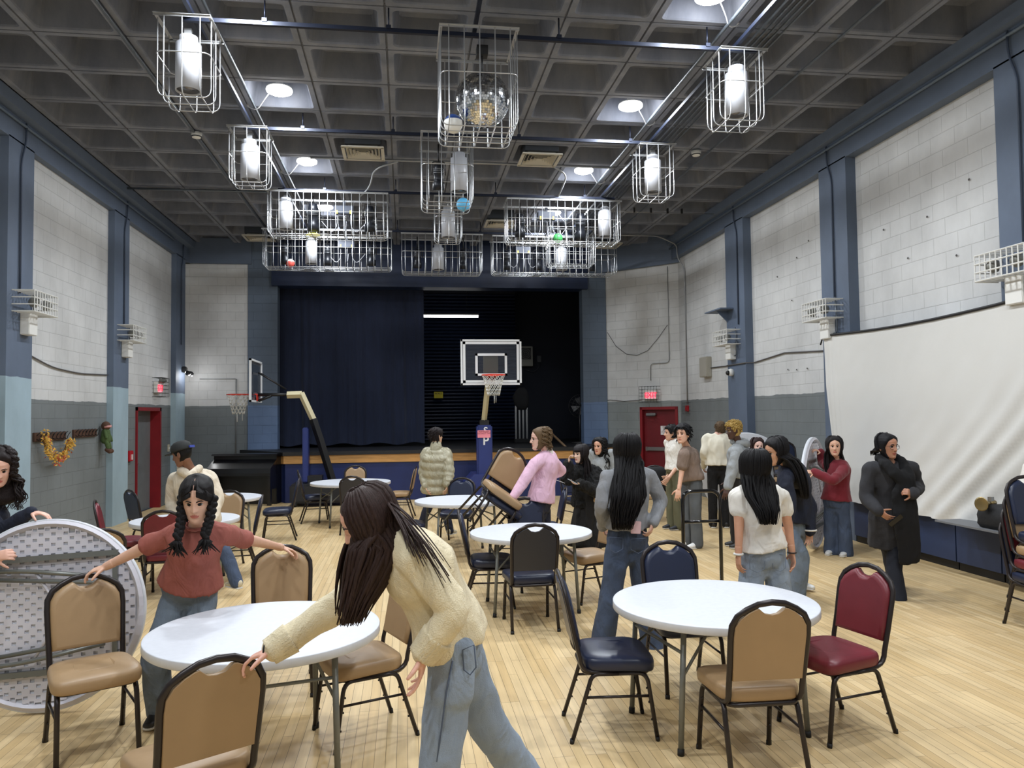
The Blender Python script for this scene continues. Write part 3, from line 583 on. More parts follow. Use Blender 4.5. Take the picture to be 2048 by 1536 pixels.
for i in range(420):
    t=random.random()*(len(vine)-1); k=int(t); p=Vector(vine[k]).lerp(Vector(vine[min(k+1,7)]),t-k)+Vector((random.uniform(0,.08),random.gauss(0,.045),random.gauss(0,.045)))
    a=Vector((random.uniform(-1,1),random.uniform(-1,1),random.uniform(-1,1))).normalized()*.03; b=a.orthogonal().normalized()*.012
    (mbr if (k==3 and random.random()<.7) or random.random()<.08 else mby).add([p-a,p+b,p+a,p-b,p+Vector((.008,0,0))],[(0,1,4),(1,2,4),(2,3,4),(3,0,4)])
mby.build('yellow_leaves',mat('yellow_leaf',(214,168,70),.7,var=.3,vscale=20),wr); mbr.build('red_leaves',mat('red_leaf',(186,80,50),.7,var=.3,vscale=20),wr)
ty=empty('stuffed_figure',(LW+.1,14.2,1.7),label='small stuffed figure in green clothes hanging on the left wall',cat='toy')
MB().caps([(0,0,-.02),(0,0,-.16)],[.07,.085],12).caps([(0,.05,-.0),(.04,.1,-.12),(.06,.1,-.18)],[.03,.028,.024],8).caps([(0,-.05,0),(.04,-.09,-.12)],[.03,.026],8).caps([(.02,.04,-.18),(.05,.05,-.3)],[.04,.035],8).caps([(.02,-.04,-.18),(.05,-.03,-.3)],[.04,.035],8).build('body',mat('toy_green',(72,92,52),.9,var=.25,vscale=30),ty)
MB().sphere((0,0,.08),(.075,.08,.08),14).build('head',mat('toy_brown',(84,58,44),.9),ty)
[MB().caps([(.03,q,-.33),(.08,q,-.36)],[.035,.04],8).build('foot',MT['toy_brown'],ty) for q in (.05,-.04)]
MB().tube([(.0,-.07,.06),(.06,-.05,.07),(.08,0,.07),(.06,.05,.08),(0,.08,.08)],[.02]*5,6).build('ribbon',mat('toy_pink',(206,150,146),.8),ty)
def simple(name,label,cat,loc,rz,parts):
    e=empty(name,loc,rz,label=label,cat=cat)
    for pn,mb,m in parts: mb.build(pn,m,e)
    return e
simple('fire_alarm_pull','red fire alarm pull box beside the grey door','fire alarm',(LW,15.6,1.19),PI/2,[('case',MB().box((0,-.03,0),(.22,.06,.2),bev=.01),mat('alarm_red',(176,28,40),.4)),('handle',MB().box((0,-.07,-.02),(.03,.02,.1)),m_white)])
simple('light_switch','beige wall switch right of the red door frame','switch',(LW,18.1,1.24),PI/2,[('plate',MB().box((0,-.008,0),(.12,.016,.16),bev=.003),mat('beige_plastic',(200,192,170),.5)),('toggle',MB().box((0,-.02,0),(.02,.02,.04)),m_white)])
e=empty('flood_lamp',(LC+.0,18.75,2.98),PI/2,label='twin flood lamp shining on the far left column',cat='light')
MB().box((0,-.05,.05),(.16,.1,.14),bev=.02).build('housing',m_bl,e)
for s in (-1,1):
    MB().lathe([(.05,0),(.06,.05),(.04,.1)],(s*.12,-.12,-.02),14,R=Rx(PI/2+.5)).build('shade',m_bl,e); MB().sphere((s*.12,-.14,-.04),.045,12).build('bulb',mat('bulb_glow',(255,255,250),emit=30),e)
    l=bpy.data.lights.new('flood_lamp_light','POINT'); l.energy=5; l.shadow_soft_size=.04; lo=bpy.data.objects.new('flood_lamp_light',l); C.objects.link(lo); lo.location=(LC+.2,18.75+s*.12,2.86)
for (pts,r,l,m_) in (([(LW+.02,11.5,2.83),(LW+.02,12.3,2.68),(LW+.02,13.3,2.64),(LW+.02,14.48,2.68)],.012,'sagging pair of cables along the left wall','dark_cable'),
  ([(LW+.02,15.42,3.1),(LW+.04,15.44,2.9),(LW+.03,15.38,2.4),(LW+.02,15.35,1.3)],.013,'cable running down beside the second left column','slate_conduit')):
    MB().tube(rpath(pts,.3),r,6).build('wall_cable',mat('dark_cable',(86,84,84),.6) if m_=='dark_cable' else MT[m_],label=l,cat='cable')
xw=W(413,800,YE-.02)
MB().tube(rpath([(W(400,750,YE).x,YE-.02,2.84),(W(472,748,YE).x,YE-.02,2.84)],.1),.01,5).tube([(W(473,750,YE).x,YE-.02,2.84),(W(472,905,YE).x,YE-.02,1.0)],.014,6).build('conduit',MT['pale_conduit'],label='thin white conduit down the far wall left of the stage',cat='conduit')
# right wall things
simple('wall_shelf','small slate shelf high on the far right column','shelf',(RC_,14.85,3.95),-PI/2,[('board',MB().box((0,-.14,0),(.8,.28,.025)),m_beam),('bracket',MB().prism([(0,-.02),(-.24,-.02),(0,-.25)],.1,.13,'yz'),m_beam)])
simple('dome_camera','white dome security camera on the far right column','camera',(RC_,14.55,2.68),-PI/2,[('housing',MB().lathe([(.07,0),(.075,.05),(.06,.09)],(0,0,0),16,R=Rx(PI/2)),m_white),('lens_dome',MB().sphere((0,-.1,-.01),.05,14),MT['black_plastic'])])
simple('electrical_panel','beige electrical box on the right wall before the far column','electrical box',(RW,16.2,2.89),-PI/2,[('case',MB().box((0,-.06,0),(.42,.12,.44),bev=.01),mat('beige_box',(168,164,152),.5)),('door_panel',MB().box((0,-.122,0),(.38,.006,.4)),mat('beige_box2',(160,156,146),.5))])
simple('fire_horn','red fire alarm horn in a guard on the right wall by the door','fire alarm',(RW,17.45,1.99),-PI/2,[('horn',MB().box((0,-.03,0),(.12,.06,.14),bev=.01),MT['alarm_red']),('guard',wire_cage(MB(),-.13,.13,-.1,0,-.13,.13,3,3,.004),MT['guard_dark'])])
MB().tube(rpath([(RW-.02,17.45,2.1),(RW-.02,17.45,4.9),(RW-.02,17.45,5.3),(RC_-.02,17.5,5.6),(RC_-.02,17.5,5.9),(RC_-.5,17.5,6.1),(RC_-3,17.5,6.1)],.12),.016,6).build('conduit',MT['pale_conduit'],label='tall pale conduit rising by the exit door corner',cat='conduit')
MB().tube([(RW-.02,16.0,2.86),(RW-.02,14.8,2.84),(RC_-.02,14.78,2.83),(RC_-.02,13.95,2.83),(RW-.02,13.9,2.83),(RW-.02,12.7,2.92),(RW-.02,11.1,2.83)],.012,6).build('wall_cable',MT['dark_cable'],label='cable running from the electrical box towards the sheet',cat='cable')
pz=[A0+AD*t-AN*(-.02) for t in (.05,.3,.6,.9,1.2,1.5,1.75)]
MB().tube([p+Vector((0,0,zz)) for p,zz in zip(pz,(4.0,3.62,3.4,3.35,3.45,3.75,4.05))],.006,5).build('loose_wire',MT['wire_dark'],label='thin black wire sagging across the angled wall',cat='cable')
p=A0+AD*1.78+AN*.02; MB().tube([p+Vector((0,0,z)) for z in (3.2,4.5,5.5)],.008,5).tube(rpath([A0+AD*1.27+AN*.03+Vector((0,0,2.7)),A0+AD*1.27+AN*.03+Vector((0,0,3.12)),p+Vector((0,0,3.12)),p+Vector((0,0,3.4))],.1),.01,5).build('conduit',MT['pale_conduit'],label='thin conduit rising from the EXIT sign on the angled wall',cat='conduit')
MB().tube([A0+AD*t+AN*.02+Vector((0,0,z)) for t,z in ((-.4,2.2),(.1,2.24),(.5,2.2),(1.0,2.22))],.008,5).build('wall_cable',MT['dark_cable'],label='cable along the paint line left of the exit door',cat='cable')
mb=MB()
for y,z in ((9.8,4.4),(8.9,4.35),(8.15,4.6),(9.3,3.9),(8.4,3.75),(12.9,4.3),(12.2,4.5),(11.8,4.7),(12.4,3.8),(12.6,2.62),(12.3,2.6),(11.95,2.6)): mb.lathe([(.0,0),(.016,.004),(.01,.012)],(RW-.012,y,z),6,R=Ry(-PI/2))
mb.build('wall_holes',MT['dark_cable'],bpy.data.objects['wall_right'])
mb=MB()
for x in (4.0,4.25,4.6,4.95,5.3,5.6): mb.box((x,14.9,5.99),(.03,.05,.1))
hk=mb.build('ceiling_hooks',m_bl,label='row of black hooks on the wire across the right ceiling',cat='hooks'); MB().tube([(3.9,14.9,5.95),(6.3,14.9,5.95)],.006,5).build('wire',m_steel,hk)
# ================================================================ bench panels and sheet on the right
m_bench=mat('navy_bench_panel',(44,58,90),.55,var=.08)
for k,(y0,y1) in enumerate(((3.0,5.1),(5.12,7.62),(7.64,8.32),(8.34,10.4))):
    e=empty('bench_unit',(RW,(y0+y1)/2,0),label=['navy boxed bench unit nearest the camera on the right','navy boxed bench unit behind the stacked chairs','short navy boxed bench unit under the end of the sheet','long navy boxed bench unit behind the walking woman'][k],cat='bench')
    MB().box((-.11,0,.35),(.2,y1-y0,.5)).build('panel',m_bench,e); MB().box((-.095,0,.05),(.16,y1-y0,.1)).build('toe_recess',MT['black_plastic'],e); MB().box((-.135,0,.6),(.26,y1-y0,.02)).build('top_board',mat('bench_top',(70,78,96),.6),e)
# sheet
def sheet():
    ny,nz=150,60; vs=[];fs=[]
    Y0,Y1=11.06,4.3
    for i in range(ny+1):
        u=i/ny; y=Y0+(Y1-Y0)*u
        zt=3.04-.06*math.sin(min(1,u/.6)*PI)+ max(0,u-.55)*.6
        zb=.585+.0*u+ (.3*max(0,.06-u)/.06)
        for j in range(nz+1):
            t=j/nz; z=zt+(zb-zt)*t
            yy=y-(.35*(1-u)**6)*t
            # bulge away from wall, and swags towards the near end
            d=.06+.05*math.sin(t*PI)
            v=u+.27*t**1.6-.02*math.sin(t*5)
            d+=.055*math.exp(-((v-.66)/.085)**2)*(.5+.5*math.sin(v*105+t))*min(1,.25+t)
            d+=.02*math.exp(-((v-.50)/.06)**2)*(.5+.5*math.sin(v*70))*t
            d+=.04*math.exp(-((u-.03)/.028)**2)*(.5+.5*math.sin(u*330+t*3))*(.25+t)
            d+=.006*(mnoise.noise(Vector((u*7,t*4,0))))+.006*mnoise.noise(Vector((u*26,t*10+u*14,4)))+.015*t*math.exp(-((t-1)/.08)**2)*math.sin(u*120)
            d=max(d,.05)+.075*t**7
            x=RC_-d
            vs.append((x,yy,z))
    for i in range(ny):
        for j in range(nz): p=i*(nz+1)+j; fs.append((p,p+1,p+nz+2,p+nz+1))
    mb=MB(); mb.add(vs,fs,True); mb.add([(x+.004,y,z) for x,y,z in vs],[f[::-1] for f in fs],True)
    return mb,[vs[i*(nz+1)] for i in range(0,ny+1,6)]
mb,top=sheet()
sh=mb.build('hanging_sheet',mat('off_white_cloth',(208,207,203),.85,var=.02,vscale=1.2,bump=.15,bscale=8),label='large off-white sheet hung over the right wall as a screen',cat='sheet')
MB().tube([(x-.01,y,z+.01) for x,y,z in top],.018,6).build('top_hem',m_bl,sh)
MB().tube([(top[0][0],top[0][1]+.02,top[0][2]),(top[0][0],top[0][1]+.1,top[0][2]-.12)],.012,5).build('tie_cord',m_bl,sh)
# ================================================================ basketball hoops
m_pole=mat('cream_pole',(206,196,160),.45); m_pad=mat('blue_pad',(34,50,114),.5,var=.06); m_rim=mat('orange_red_rim',(226,64,48),.4); m_net=mat('white_net',(220,220,214),.8); m_frame=mat('board_frame_white',(232,234,236),.4)
m_glass=mat('backboard_glass',(60,66,78),.08,alpha=.45)
def rim_and_net(par,c,dirv,R=.235,drop=.42):
    """rim ring centred at c; dirv points from board to rim centre"""
    e=MB(); e.tube([(c[0]+R*math.cos(2*PI*i/32),c[1]+R*math.sin(2*PI*i/32),c[2]) for i in range(32)],.012,8,closed=True)
    b=Vector(c)-Vector(dirv)*(R+.15); s=Vector((-dirv[1],dirv[0],0))
    e.prism([(-.1,0),(.1,0),(.07,-.14),(-.07,-.14)],0,.015,'xz',T=Matrix.Translation(b)@Matrix(((s.x,-dirv[0],0,0),(s.y,-dirv[1],0,0),(0,0,1,0),(0,0,0,1))))
    for k in (-1,1): e.tube([b+s*.07*k,Vector(c)-Vector(dirv)*R*.8+s*R*.55*k],.012,6)
    e.box(b+Vector(dirv)*.08+Vector((0,0,-.005)),(.16,.16,.01))
    e.build('rim',m_rim,par)
    n=MB(); N_=12
    def P(k,lv): 
        a=2*PI*(k+(.5 if lv%2 else 0))/N_; t=lv/6; r=R*(1-.5*t**.7)+ .004; return (c[0]+r*math.cos(a),c[1]+r*math.sin(a),c[2]-drop*t)
    for k in range(N_):
        for lv in range(6):
            n.tube([P(k,lv),P(k,lv+1)],.0045,4); n.tube([P(k+(0 if not lv%2 else 1),lv) if lv%2 else P(k,lv),P(k-1 if not lv%2 else k,lv+1)],.0045,4) if not lv%2 else n.tube([P(k,lv),P(k+1,lv+1)],.0045,4)
    n.tube([P(2,6),(P(2,6)[0],P(2,6)[1],c[2]-drop-.14)],.006,4).tube([P(9,6),(P(9,6)[0],P(9,6)[1],c[2]-drop-.16)],.006,4)
    n.build('net',m_net,par)
def backboard(par,cx,cy,z0,z1,wd,ax):
    """board centred; ax='x' spans x facing -y ; ax='y' spans y facing -x"""
    hz=(z0+z1)/2; H=z1-z0; w2=wd/2
    def B(mb,a,z,la,lz,d,t):
        if ax=='x': mb.box((cx+a,cy+d,z),(la,t,lz))
        else: mb.box((cx+d,cy+a,z),(t,la,lz))
    f=MB(); 
    for s in(-1,1): B(f,s*(w2-.02),hz,.04,H,0,.045); B(f,0,hz+s*(H/2-.02),wd,.04,0,.045)
    f.build('board_frame',m_frame,par)
    g=MB(); B(g,0,hz,wd-.07,H-.07,0,.01); g.build('glass',m_glass,par)
    l=MB()
    for s in(-1,1): B(l,s*(w2-.075),hz,.05,H-.1,-.007,.003); B(l,0,hz+s*(H/2-.075),wd-.1,.05,-.007,.003)
    l.build('border_line',m_frame,par)
    l=MB(); q=.31; zc=hz-.05
    for s in(-1,1): B(l,s*q,zc,.05,.47,-.008,.003); B(l,0,zc+s*.21,2*q+.05,.05,-.008,.003)
    l.build('target_square',m_frame,par)
hx=1.62
h1=empty('basketball_hoop',(0,0,0),label='portable basketball hoop facing the camera with a blue padded post',cat='basketball hoop')
bx=(W(921,720,16).x+W(1043,720,16).x)/2; backboard(h1,bx,16.0,W(980,770,16).z,W(980,679,16).z,1.28,'x')
rc=W(987,750,15.6); rim_and_net(h1,(rc.x,15.62,rc.z),(0,-1,0))
pb=W(968,850,16.7)
MB().tube([W(976,766,16.2),W(968,842,16.68)],.06,4,smooth=False).box((bx,16.1,2.9),(.3,.12,.5)).build('boom',m_pole,h1)
MB().box((pb.x,16.7,pb.z+.03),(.2,.2,.16),bev=.01).build('hinge_block',m_bl,h1)
MB().box((pb.x,16.7,(pb.z+.5)/2),(.33,.3,pb.z-.5),bev=.03).build('post_pad',m_pad,h1)
MB().prism([(-.42,0),(.42,0),(.42,.42),(.24,.62),(-.24,.62),(-.42,.42)],16.5,17.45,'xz',T=Matrix.Translation((pb.x,0,0))).build('base_pad',m_pad,h1)
text('lettering','S',.2,m_frame,h1,(pb.x+.02,16.545,1.55),(PI/2,0,0),font_bold=True); text('lettering','P',.26,m_frame,h1,(pb.x+.02,16.545,1.33),(PI/2,0,0),font_bold=True)
pk=W(968,868,16.53); e=MB().box((pk.x,16.53,pk.z),(.28,.006,.16)).build('pink_notice',mat('pink_paper',(246,150,166),.8),label='pink paper notice taped to the blue post pad',cat='notice')
for i,t in enumerate(('MANAGERS','DO NOT TAP')): text('lettering',t,.045,mat('dark_red_ink',(110,20,30)),e,(pk.x,16.525,pk.z+.05-.04*i),(PI/2,0,0))
h2=empty('basketball_hoop',(0,0,0),label='second portable basketball hoop seen from the side at the left',cat='basketball hoop')
backboard(h2,-3.17,17.05,2.22,3.12,1.25,'y'); rim_and_net(h2,(-3.53,17.05,2.39),(-1,0,0))
MB().tube([(-3.1,16.9,2.85),(-2.55,17.05,2.5)],.018,6).tube([(-3.1,17.2,2.85),(-2.55,17.1,2.5)],.018,6).tube([(-3.12,17.05,2.38),(-2.4,17.05,2.38)],.035,6).tube([(-3.12,17.05,2.25),(-2.85,17.05,2.36)],.03,6).build('support_bars',m_bl,h2)
MB().tube([W(574,790,17.05),W(604,789,17.05)],.075,4,smooth=False).tube([W(602,786,17.05),W(628,842,17.05)],.07,4,smooth=False).build('boom',m_pole,h2)
MB().tube([W(626,838,17.05),W(640,880,17.05),W(665,962,17.05)],.085,4,smooth=False).build('main_post',m_bl,h2)
p=W(612,855,17.05); MB().box((p.x,17.05,(p.z+.5)/2),(.12,.3,p.z-.5),bev=.02).build('post_pad',m_pad,h2)
MB().box((p.x+.35,17.05,.28),(1.3,.7,.4),bev=.04).box((p.x+.2,17.05,.56),(.3,.3,.16)).build('base_pad',mat('black_base',(22,24,30),.5),h2)
for yy in (16.75,17.35):
    for xx in (-.2,.9): MB().lathe([(.05,-.02),(.05,.02)],(p.x+xx,yy,.05),12,R=Rx(PI/2)).build('wheel',m_bl,h2)
# ================================================================ upright piano
pn=empty('upright_piano',(W(488,990,17.5).x,17.6,0),math.radians(-12),label='black upright piano by the left end of the stage',cat='piano')
m_pi=mat('black_piano',(16,16,19),.35,coat=.3)
MB().box((0,.15,.55),(1.42,.3,1.1),bev=.01).box((-.69,-.1,.5),(.05,.55,.3)).box((.69,-.1,.5),(.05,.55,.3)).build('body',m_pi,pn)
MB().prism([(.32,1.08),(-.02,1.1),(-.06,1.06),(.3,1.04)],-.74,.74,'yz').build('lid',m_pi,pn)
MB().prism([(0,.98),(-.34,.8),(-.36,.7),(-.36,.64),(0,.64)],-.71,.71,'yz').build('fallboard',m_pi,pn)
MB().box((-.66,-.28,.33),(.08,.08,.66),bev=.005).build('leg',m_pi,pn); MB().box((.66,-.28,.33),(.08,.08,.66),bev=.005).build('leg',m_pi,pn)
for s in(-1,0,1): MB().box((s*.08,-.05,.09),(.03,.12,.015)).build('pedal',mat('brass',(150,120,60),.3,.9),pn)
# ================================================================ banquet chairs
m_tan=mat('tan_vinyl',(160,132,98),.42,var=.05,vscale=5); m_navyv=mat('navy_vinyl',(30,38,62),.35,var=.08,vscale=5); m_red_v=mat('burgundy_vinyl',(108,34,44),.4,var=.12,vscale=6); m_char=mat('charcoal_vinyl',(40,41,48),.42,var=.06)
m_cf=mat('dark_brown_chair_frame',(44,38,38),.32,.3); m_cap=mat('black_rubber',(24,24,25),.7)
def back_y(z): return -.215-.18*max(0,z-.45)-.05*max(0,z-.45)**2
BO=[(-.195,.44),(-.198,.6),(-.203,.76),(-.2,.82),(-.175,.868),(-.13,.9),(-.07,.928),(0,.937),(.07,.928),(.13,.9),(.175,.868),(.2,.82),(.203,.76),(.198,.6),(.195,.44)]
def chair_meshes():
    M={}
    # seat cushion
    out=[]
    for i in range(40):
        a=2*PI*i/40; c,s=math.cos(a),math.sin(a); n=.36
        x=.225*math.copysign(abs(c)**n,c); y=.215*math.copysign(abs(s)**n,s); x*=1+.06*(y/.215)
        out.append((x,y+.015))
    R=[]
    for z,k in ((.405,.96),(.412,.985),(.43,1.0),(.455,1.0),(.472,.975),(.48,.92),(.487,.75),(.491,.45)):
        R.append([(x*k,.015+(y-.015)*k,z-.012*max(0,(y-.12)/.1)) for x,y in out])
    M['seat']=MB().rings(R).mesh('seat')
    # seat frame under cushion
    M['seat_frame']=MB().tube(rpath([(-.19,.19,.392),(.19,.19,.392),(.185,-.19,.392),(-.185,-.19,.392)],.05,closed=True),.013,6,closed=True).mesh('seat_frame')
    # back frame: arch, runs down, bends forward under the seat
    pts=[(x,back_y(z),z) for x,z in BO]
    pts=[(-.19,.1,.395)]+[tuple(p) for p in arc((-.192,-.12,.395),(-.193,-.213,.395),(-.195,-.213,.48),5)]+pts[1:-1]+[tuple(p) for p in arc((.195,-.213,.48),(.193,-.213,.395),(.192,-.12,.395),5)]+[(.19,.1,.395)]
    M['back_frame']=MB().tube(pts,.0125,8,lat=Vector((0,1,0)),rb=.0165).mesh('back_frame')
    # upholstered back pad with notch
    x_in=.184
    o=[(-x_in,.53),(-x_in-.002,.62),(-x_in-.006,.76),(-x_in-.002,.812),(-.162,.854),(-.122,.886),(-.085,.905),(-.068,.908),(-.055,.896),(-.035,.88),(0,.874),(.035,.88),(.055,.896),(.068,.908),(.085,.905),(.122,.886),(.162,.854),(x_in+.002,.812),(x_in+.006,.76),(x_in+.002,.62),(x_in,.53)]
    cz=.7
    def ring(k,dy): return [(x*k,back_y(cz+(z-cz)*k)+dy,cz+(z-cz)*k) for x,z in o]
    M['backrest']=MB().rings([ring(.985,-.016),ring(1,-.012),ring(1,.006),ring(.975,.02),ring(.93,.027),ring(.85,.031)]).mesh('backrest')
    # legs: each half of the bent side tube
    for nm,s,f in (('leg_fl',-1,1),('leg_fr',1,1),('leg_rl',-1,-1),('leg_rr',1,-1)):
        yb=.23 if f>0 else -.27; yt=.17 if f>0 else -.15
        p=[(s*.195,0.01,.385)]+[tuple(q) for q in arc((s*.195,yt-f*.045,.385),(s*.195,yt,.385),(s*.198,yt+f*.012,.33),5)]+[(s*.205,yb,.0)]
        m_=MB().tube(p,.0145,8,lat=Vector((1,0,0)),rb=.0128)
        for z in (.12,.22,.3):
            yy=yt+f*.012+(yb-yt-f*.012)*(.33-z)/.33; m_.lathe([(.006,-.02*0),(.006,.006)],(s*(.2),yy-f*.013,z),6,R=Rx(PI/2*f))
        M[nm]=m_.mesh('leg')
        M[nm+'c']=MB().tube([(s*.205,yb,0),(s*.2046,yb-f*.003,.025)],.0165,8,lat=Vector((1,0,0)),rb=.0125).mesh('foot_cap')
    for nm,s in (('st_l',-1),('st_r',1)): M[nm]=MB().tube([(s*.2,.185,.255),(s*.2,-.185,.255)],.008,6).mesh('stretcher')
    return M
CM=chair_meshes()
def mk_chair(um,bm_):
    r=empty('banquet_chair',(0,0,0))
    def part(n,k,m,par=r):
        me=CM[k] 
        if me.materials and me.materials[0]!=m: me=me.copy(); me.materials.clear()
        if not me.materials: me.materials.append(m)
        o=bpy.data.objects.new(n,me); C.objects.link(o); o.parent=par; return o
    part('seat','seat',um); part('backrest','backrest',bm_); part('seat_frame','seat_frame',m_cf); part('back_frame','back_frame',m_cf)
    for k in ('leg_fl','leg_fr','leg_rl','leg_rr'): l=part('leg',k,m_cf); part('foot_cap',k+'c',m_cap,l)
    part('stretcher','st_l',m_cf); part('stretcher','st_r',m_cf)
    return r
PROTO={}
def chair(kind,x,y,deg,label,group=None,z=0,M=None):
    if kind not in PROTO: o=mk_chair(*{'tan':(m_tan,m_tan),'navy':(m_navyv,m_navyv),'red':(m_red_v,m_red_v),'char':(m_navyv,m_char)}[kind]); PROTO[kind]=o
    else: o=copy_tree(PROTO[kind])
    o.location=(x,y,z); o.rotation_euler=(0,0,math.radians(deg))
    if M is not None: o.rotation_euler=M.to_euler()
    for k in ('label','category','group'):
        if k in o: del o[k]
    return tag(o,label,'chair',group)
chair('tan',-1.8,4.8,209,'tan padded chair facing the camera at the left, held by the rust shirt girl')
chair('tan',-.87,5.62,188,'tan padded chair beyond the nearest left table, touched by the rust shirt girl')
chair('tan',-.92,3.49,33,'nearest tan padded chair, seen from behind, held by the woman in the cream sweater')
chair('tan',-.27,4.76,113,'tan padded chair at the right side of the nearest left table, behind the cream sweater')
chair('navy',1.22,4.59,265,'navy padded chair facing right at the left side of the nearest right table')
chair('tan',1.82,3.99,358,'tan padded chair with its back to the camera in front of the nearest right table')
chair('red',2.52,4.37,104,'burgundy padded chair at the right side of the nearest right table')
chair('navy',1.91,5.21,180,'navy padded chair on the far side of the nearest right table')
chair('char',1.1,6.92,1,'dark chair with charcoal back facing away, in front of the centre table')
chair('navy',.83,7.72,265,'navy padded chair facing right at the left side of the centre table')
chair('navy',1.38,8.4,188,'navy padded chair behind the centre table, before the person in pink')
chair('tan',1.86,7.78,108,'tan seated chair at the right side of the centre table')
chair('tan',-2.78,7.4,30,'tan padded chair behind the propped up table, back to the camera')
chair('navy',-3.45,11.2,312,'navy padded chair by the left wall next to the grey door')
chair('red',-3.32,9.75,285,'burgundy padded chair at the left side of the small left table')
chair('tan',-2.35,10.25,170,'tan padded chair behind the small left table, before the man in the cap')
chair('red',-2.52,8.73,5,'burgundy seated chair in front of the small left table')
chair('navy',-2.05,9.75,100,'navy padded chair facing left behind the rust shirt girl\'s arm')
chair('navy',-1.97,12.44,96,'navy padded chair facing left, standing alone before the far left table')
chair('navy',-1.62,14.35,281,'navy padded chair at the left side of the farthest table')
chair('tan',-.98,14.95,178,'tan padded chair behind the farthest table')
chair('char',-.8,12.85,350,'dark chair with charcoal back in front of the farthest table')
chair('tan',-.12,14.59,84,'tan padded chair facing left at the right side of the farthest table')
chair('navy',.02,10.43,272,'navy padded chair at the left side of the table by the puffer jacket')
chair('navy',.75,11.46,162,'navy padded chair behind the table by the puffer jacket')
chair('navy',1.3,9.6,80,'navy padded chair at the right side of the table by the puffer jacket')
chair('navy',1.75,9.9,85,'navy padded chair seen edge on right behind the person in pink')
chair('tan',4.38,13.2,165,'tan padded chair by the exit door with a black coat over it')
chair('navy',2.9,12.8,200,'navy padded chair far behind the girl in the black fur jacket')
# stack of chairs at the right edge
for k,(kd,l) in enumerate((('navy','navy chair at the bottom of the stack at the right edge'),('red','burgundy chair second from the bottom of the right edge stack'),('tan','tan chair third from the bottom of the right edge stack'),('navy','navy chair on top of the stack at the right edge'))):
    chair(kd,5.4+.008*k,5.92-.02*k,176,l,'chairs stacked at the right edge',z=.117*k)
for k,(kd,l) in enumerate((('navy','navy chair at the bottom of the stack by the far right wall'),('tan','tan chair second in the stack by the far right wall'),('red','burgundy chair third in the stack by the far right wall'),('tan','tan chair fourth in the stack by the far right wall'),('navy','navy chair topmost in the stack by the far right wall'))):
    chair(kd,6.12,11.8-.03*k,175,l,'chairs stacked by the far right wall',z=.117*k)
# ================================================================ round folding tables
m_top=mat('white_granite_plastic',(208,211,218),.45,var=.03,vscale=30); m_edge=mat('table_edge',(196,194,196),.5); m_leg=mat('grey_table_leg',(118,120,116),.4,.4)
m_under=mat('moulded_plastic_underside',(204,202,210),.5)
def table_meshes(R):
    M={}
    M['tabletop']=MB().lathe([(R-.02,-.001),(R-.006,-.004),(R,-.012)],(0,0,.742),72).mesh('t')
    prof=[(R*.5,.741),(R-.02,.741),(R-.004,.741),(R-.001,.7395),(R,.736),(R+.001,.70),(R-.004,.695),(R-.02,.70)]
    M['tabletop']=MB().lathe(prof,(0,0,0),72).mesh('tabletop')
    lx,ly=.41*R/.61,.32*R/.61
    L=[]
    for sx in(-1,1):
        for sy in(-1,1): L.append(((sx,sy),MB().tube([(sx*(lx-.04),sy*(ly-.01),.7),(sx*lx,sy*ly,0.0)],.016,10).mesh('leg'),MB().tube([(sx*lx,sy*ly,0),(sx*(lx-.002),sy*ly,.035)],.019,10).mesh('foot_cap'),
            MB().tube([(sx*(lx-.018),sy*ly,.42),(sx*.1,sy*ly*.6,.69)],.009,6).mesh('brace')))
    M['legs']=L
    M['cross_bar']=[MB().tube([(sx*(lx-.03),-ly,.55),(sx*(lx-.03),ly,.55)],.01,6).mesh('cross_bar') for sx in(-1,1)]
    return M
TM={}
def table(x,y,R,deg,label):
    if R not in TM: TM[R]=table_meshes(R)
    M=TM[R]; r=empty('round_table',(x,y,0),math.radians(deg),label=label,cat='table')
    def part(n,me,m,par=r):
        if not me.materials: me.materials.append(m)
        o=bpy.data.objects.new(n,me); C.objects.link(o); o.parent=par; return o
    part('tabletop',M['tabletop'],m_top)
    for _,a,b,c in M['legs']: l=part('leg',a,m_leg); part('foot_cap',b,m_cap,l); part('brace',c,m_leg)
    for me in M['cross_bar']: part('cross_bar',me,m_leg)
    return r
table(-.766,4.406,.616,104,'nearest white round folding table on the left, between the two leaning women')
table(1.854,4.533,.61,8,'nearest white round folding table on the right')
table(1.216,7.543,.6,0,'white round folding table in the centre with a charcoal chair in front')
table(.73,10.55,.62,12,'white round folding table beside the person in the puffer jacket')
table(-.97,13.95,.7,20,'farthest white round folding table, before the stage')
table(-2.72,11.78,.61,20,'white round folding table behind the man in the cap')
table(-2.51,9.325,.588,10,'small white round folding table behind the rust shirt girl on the left')
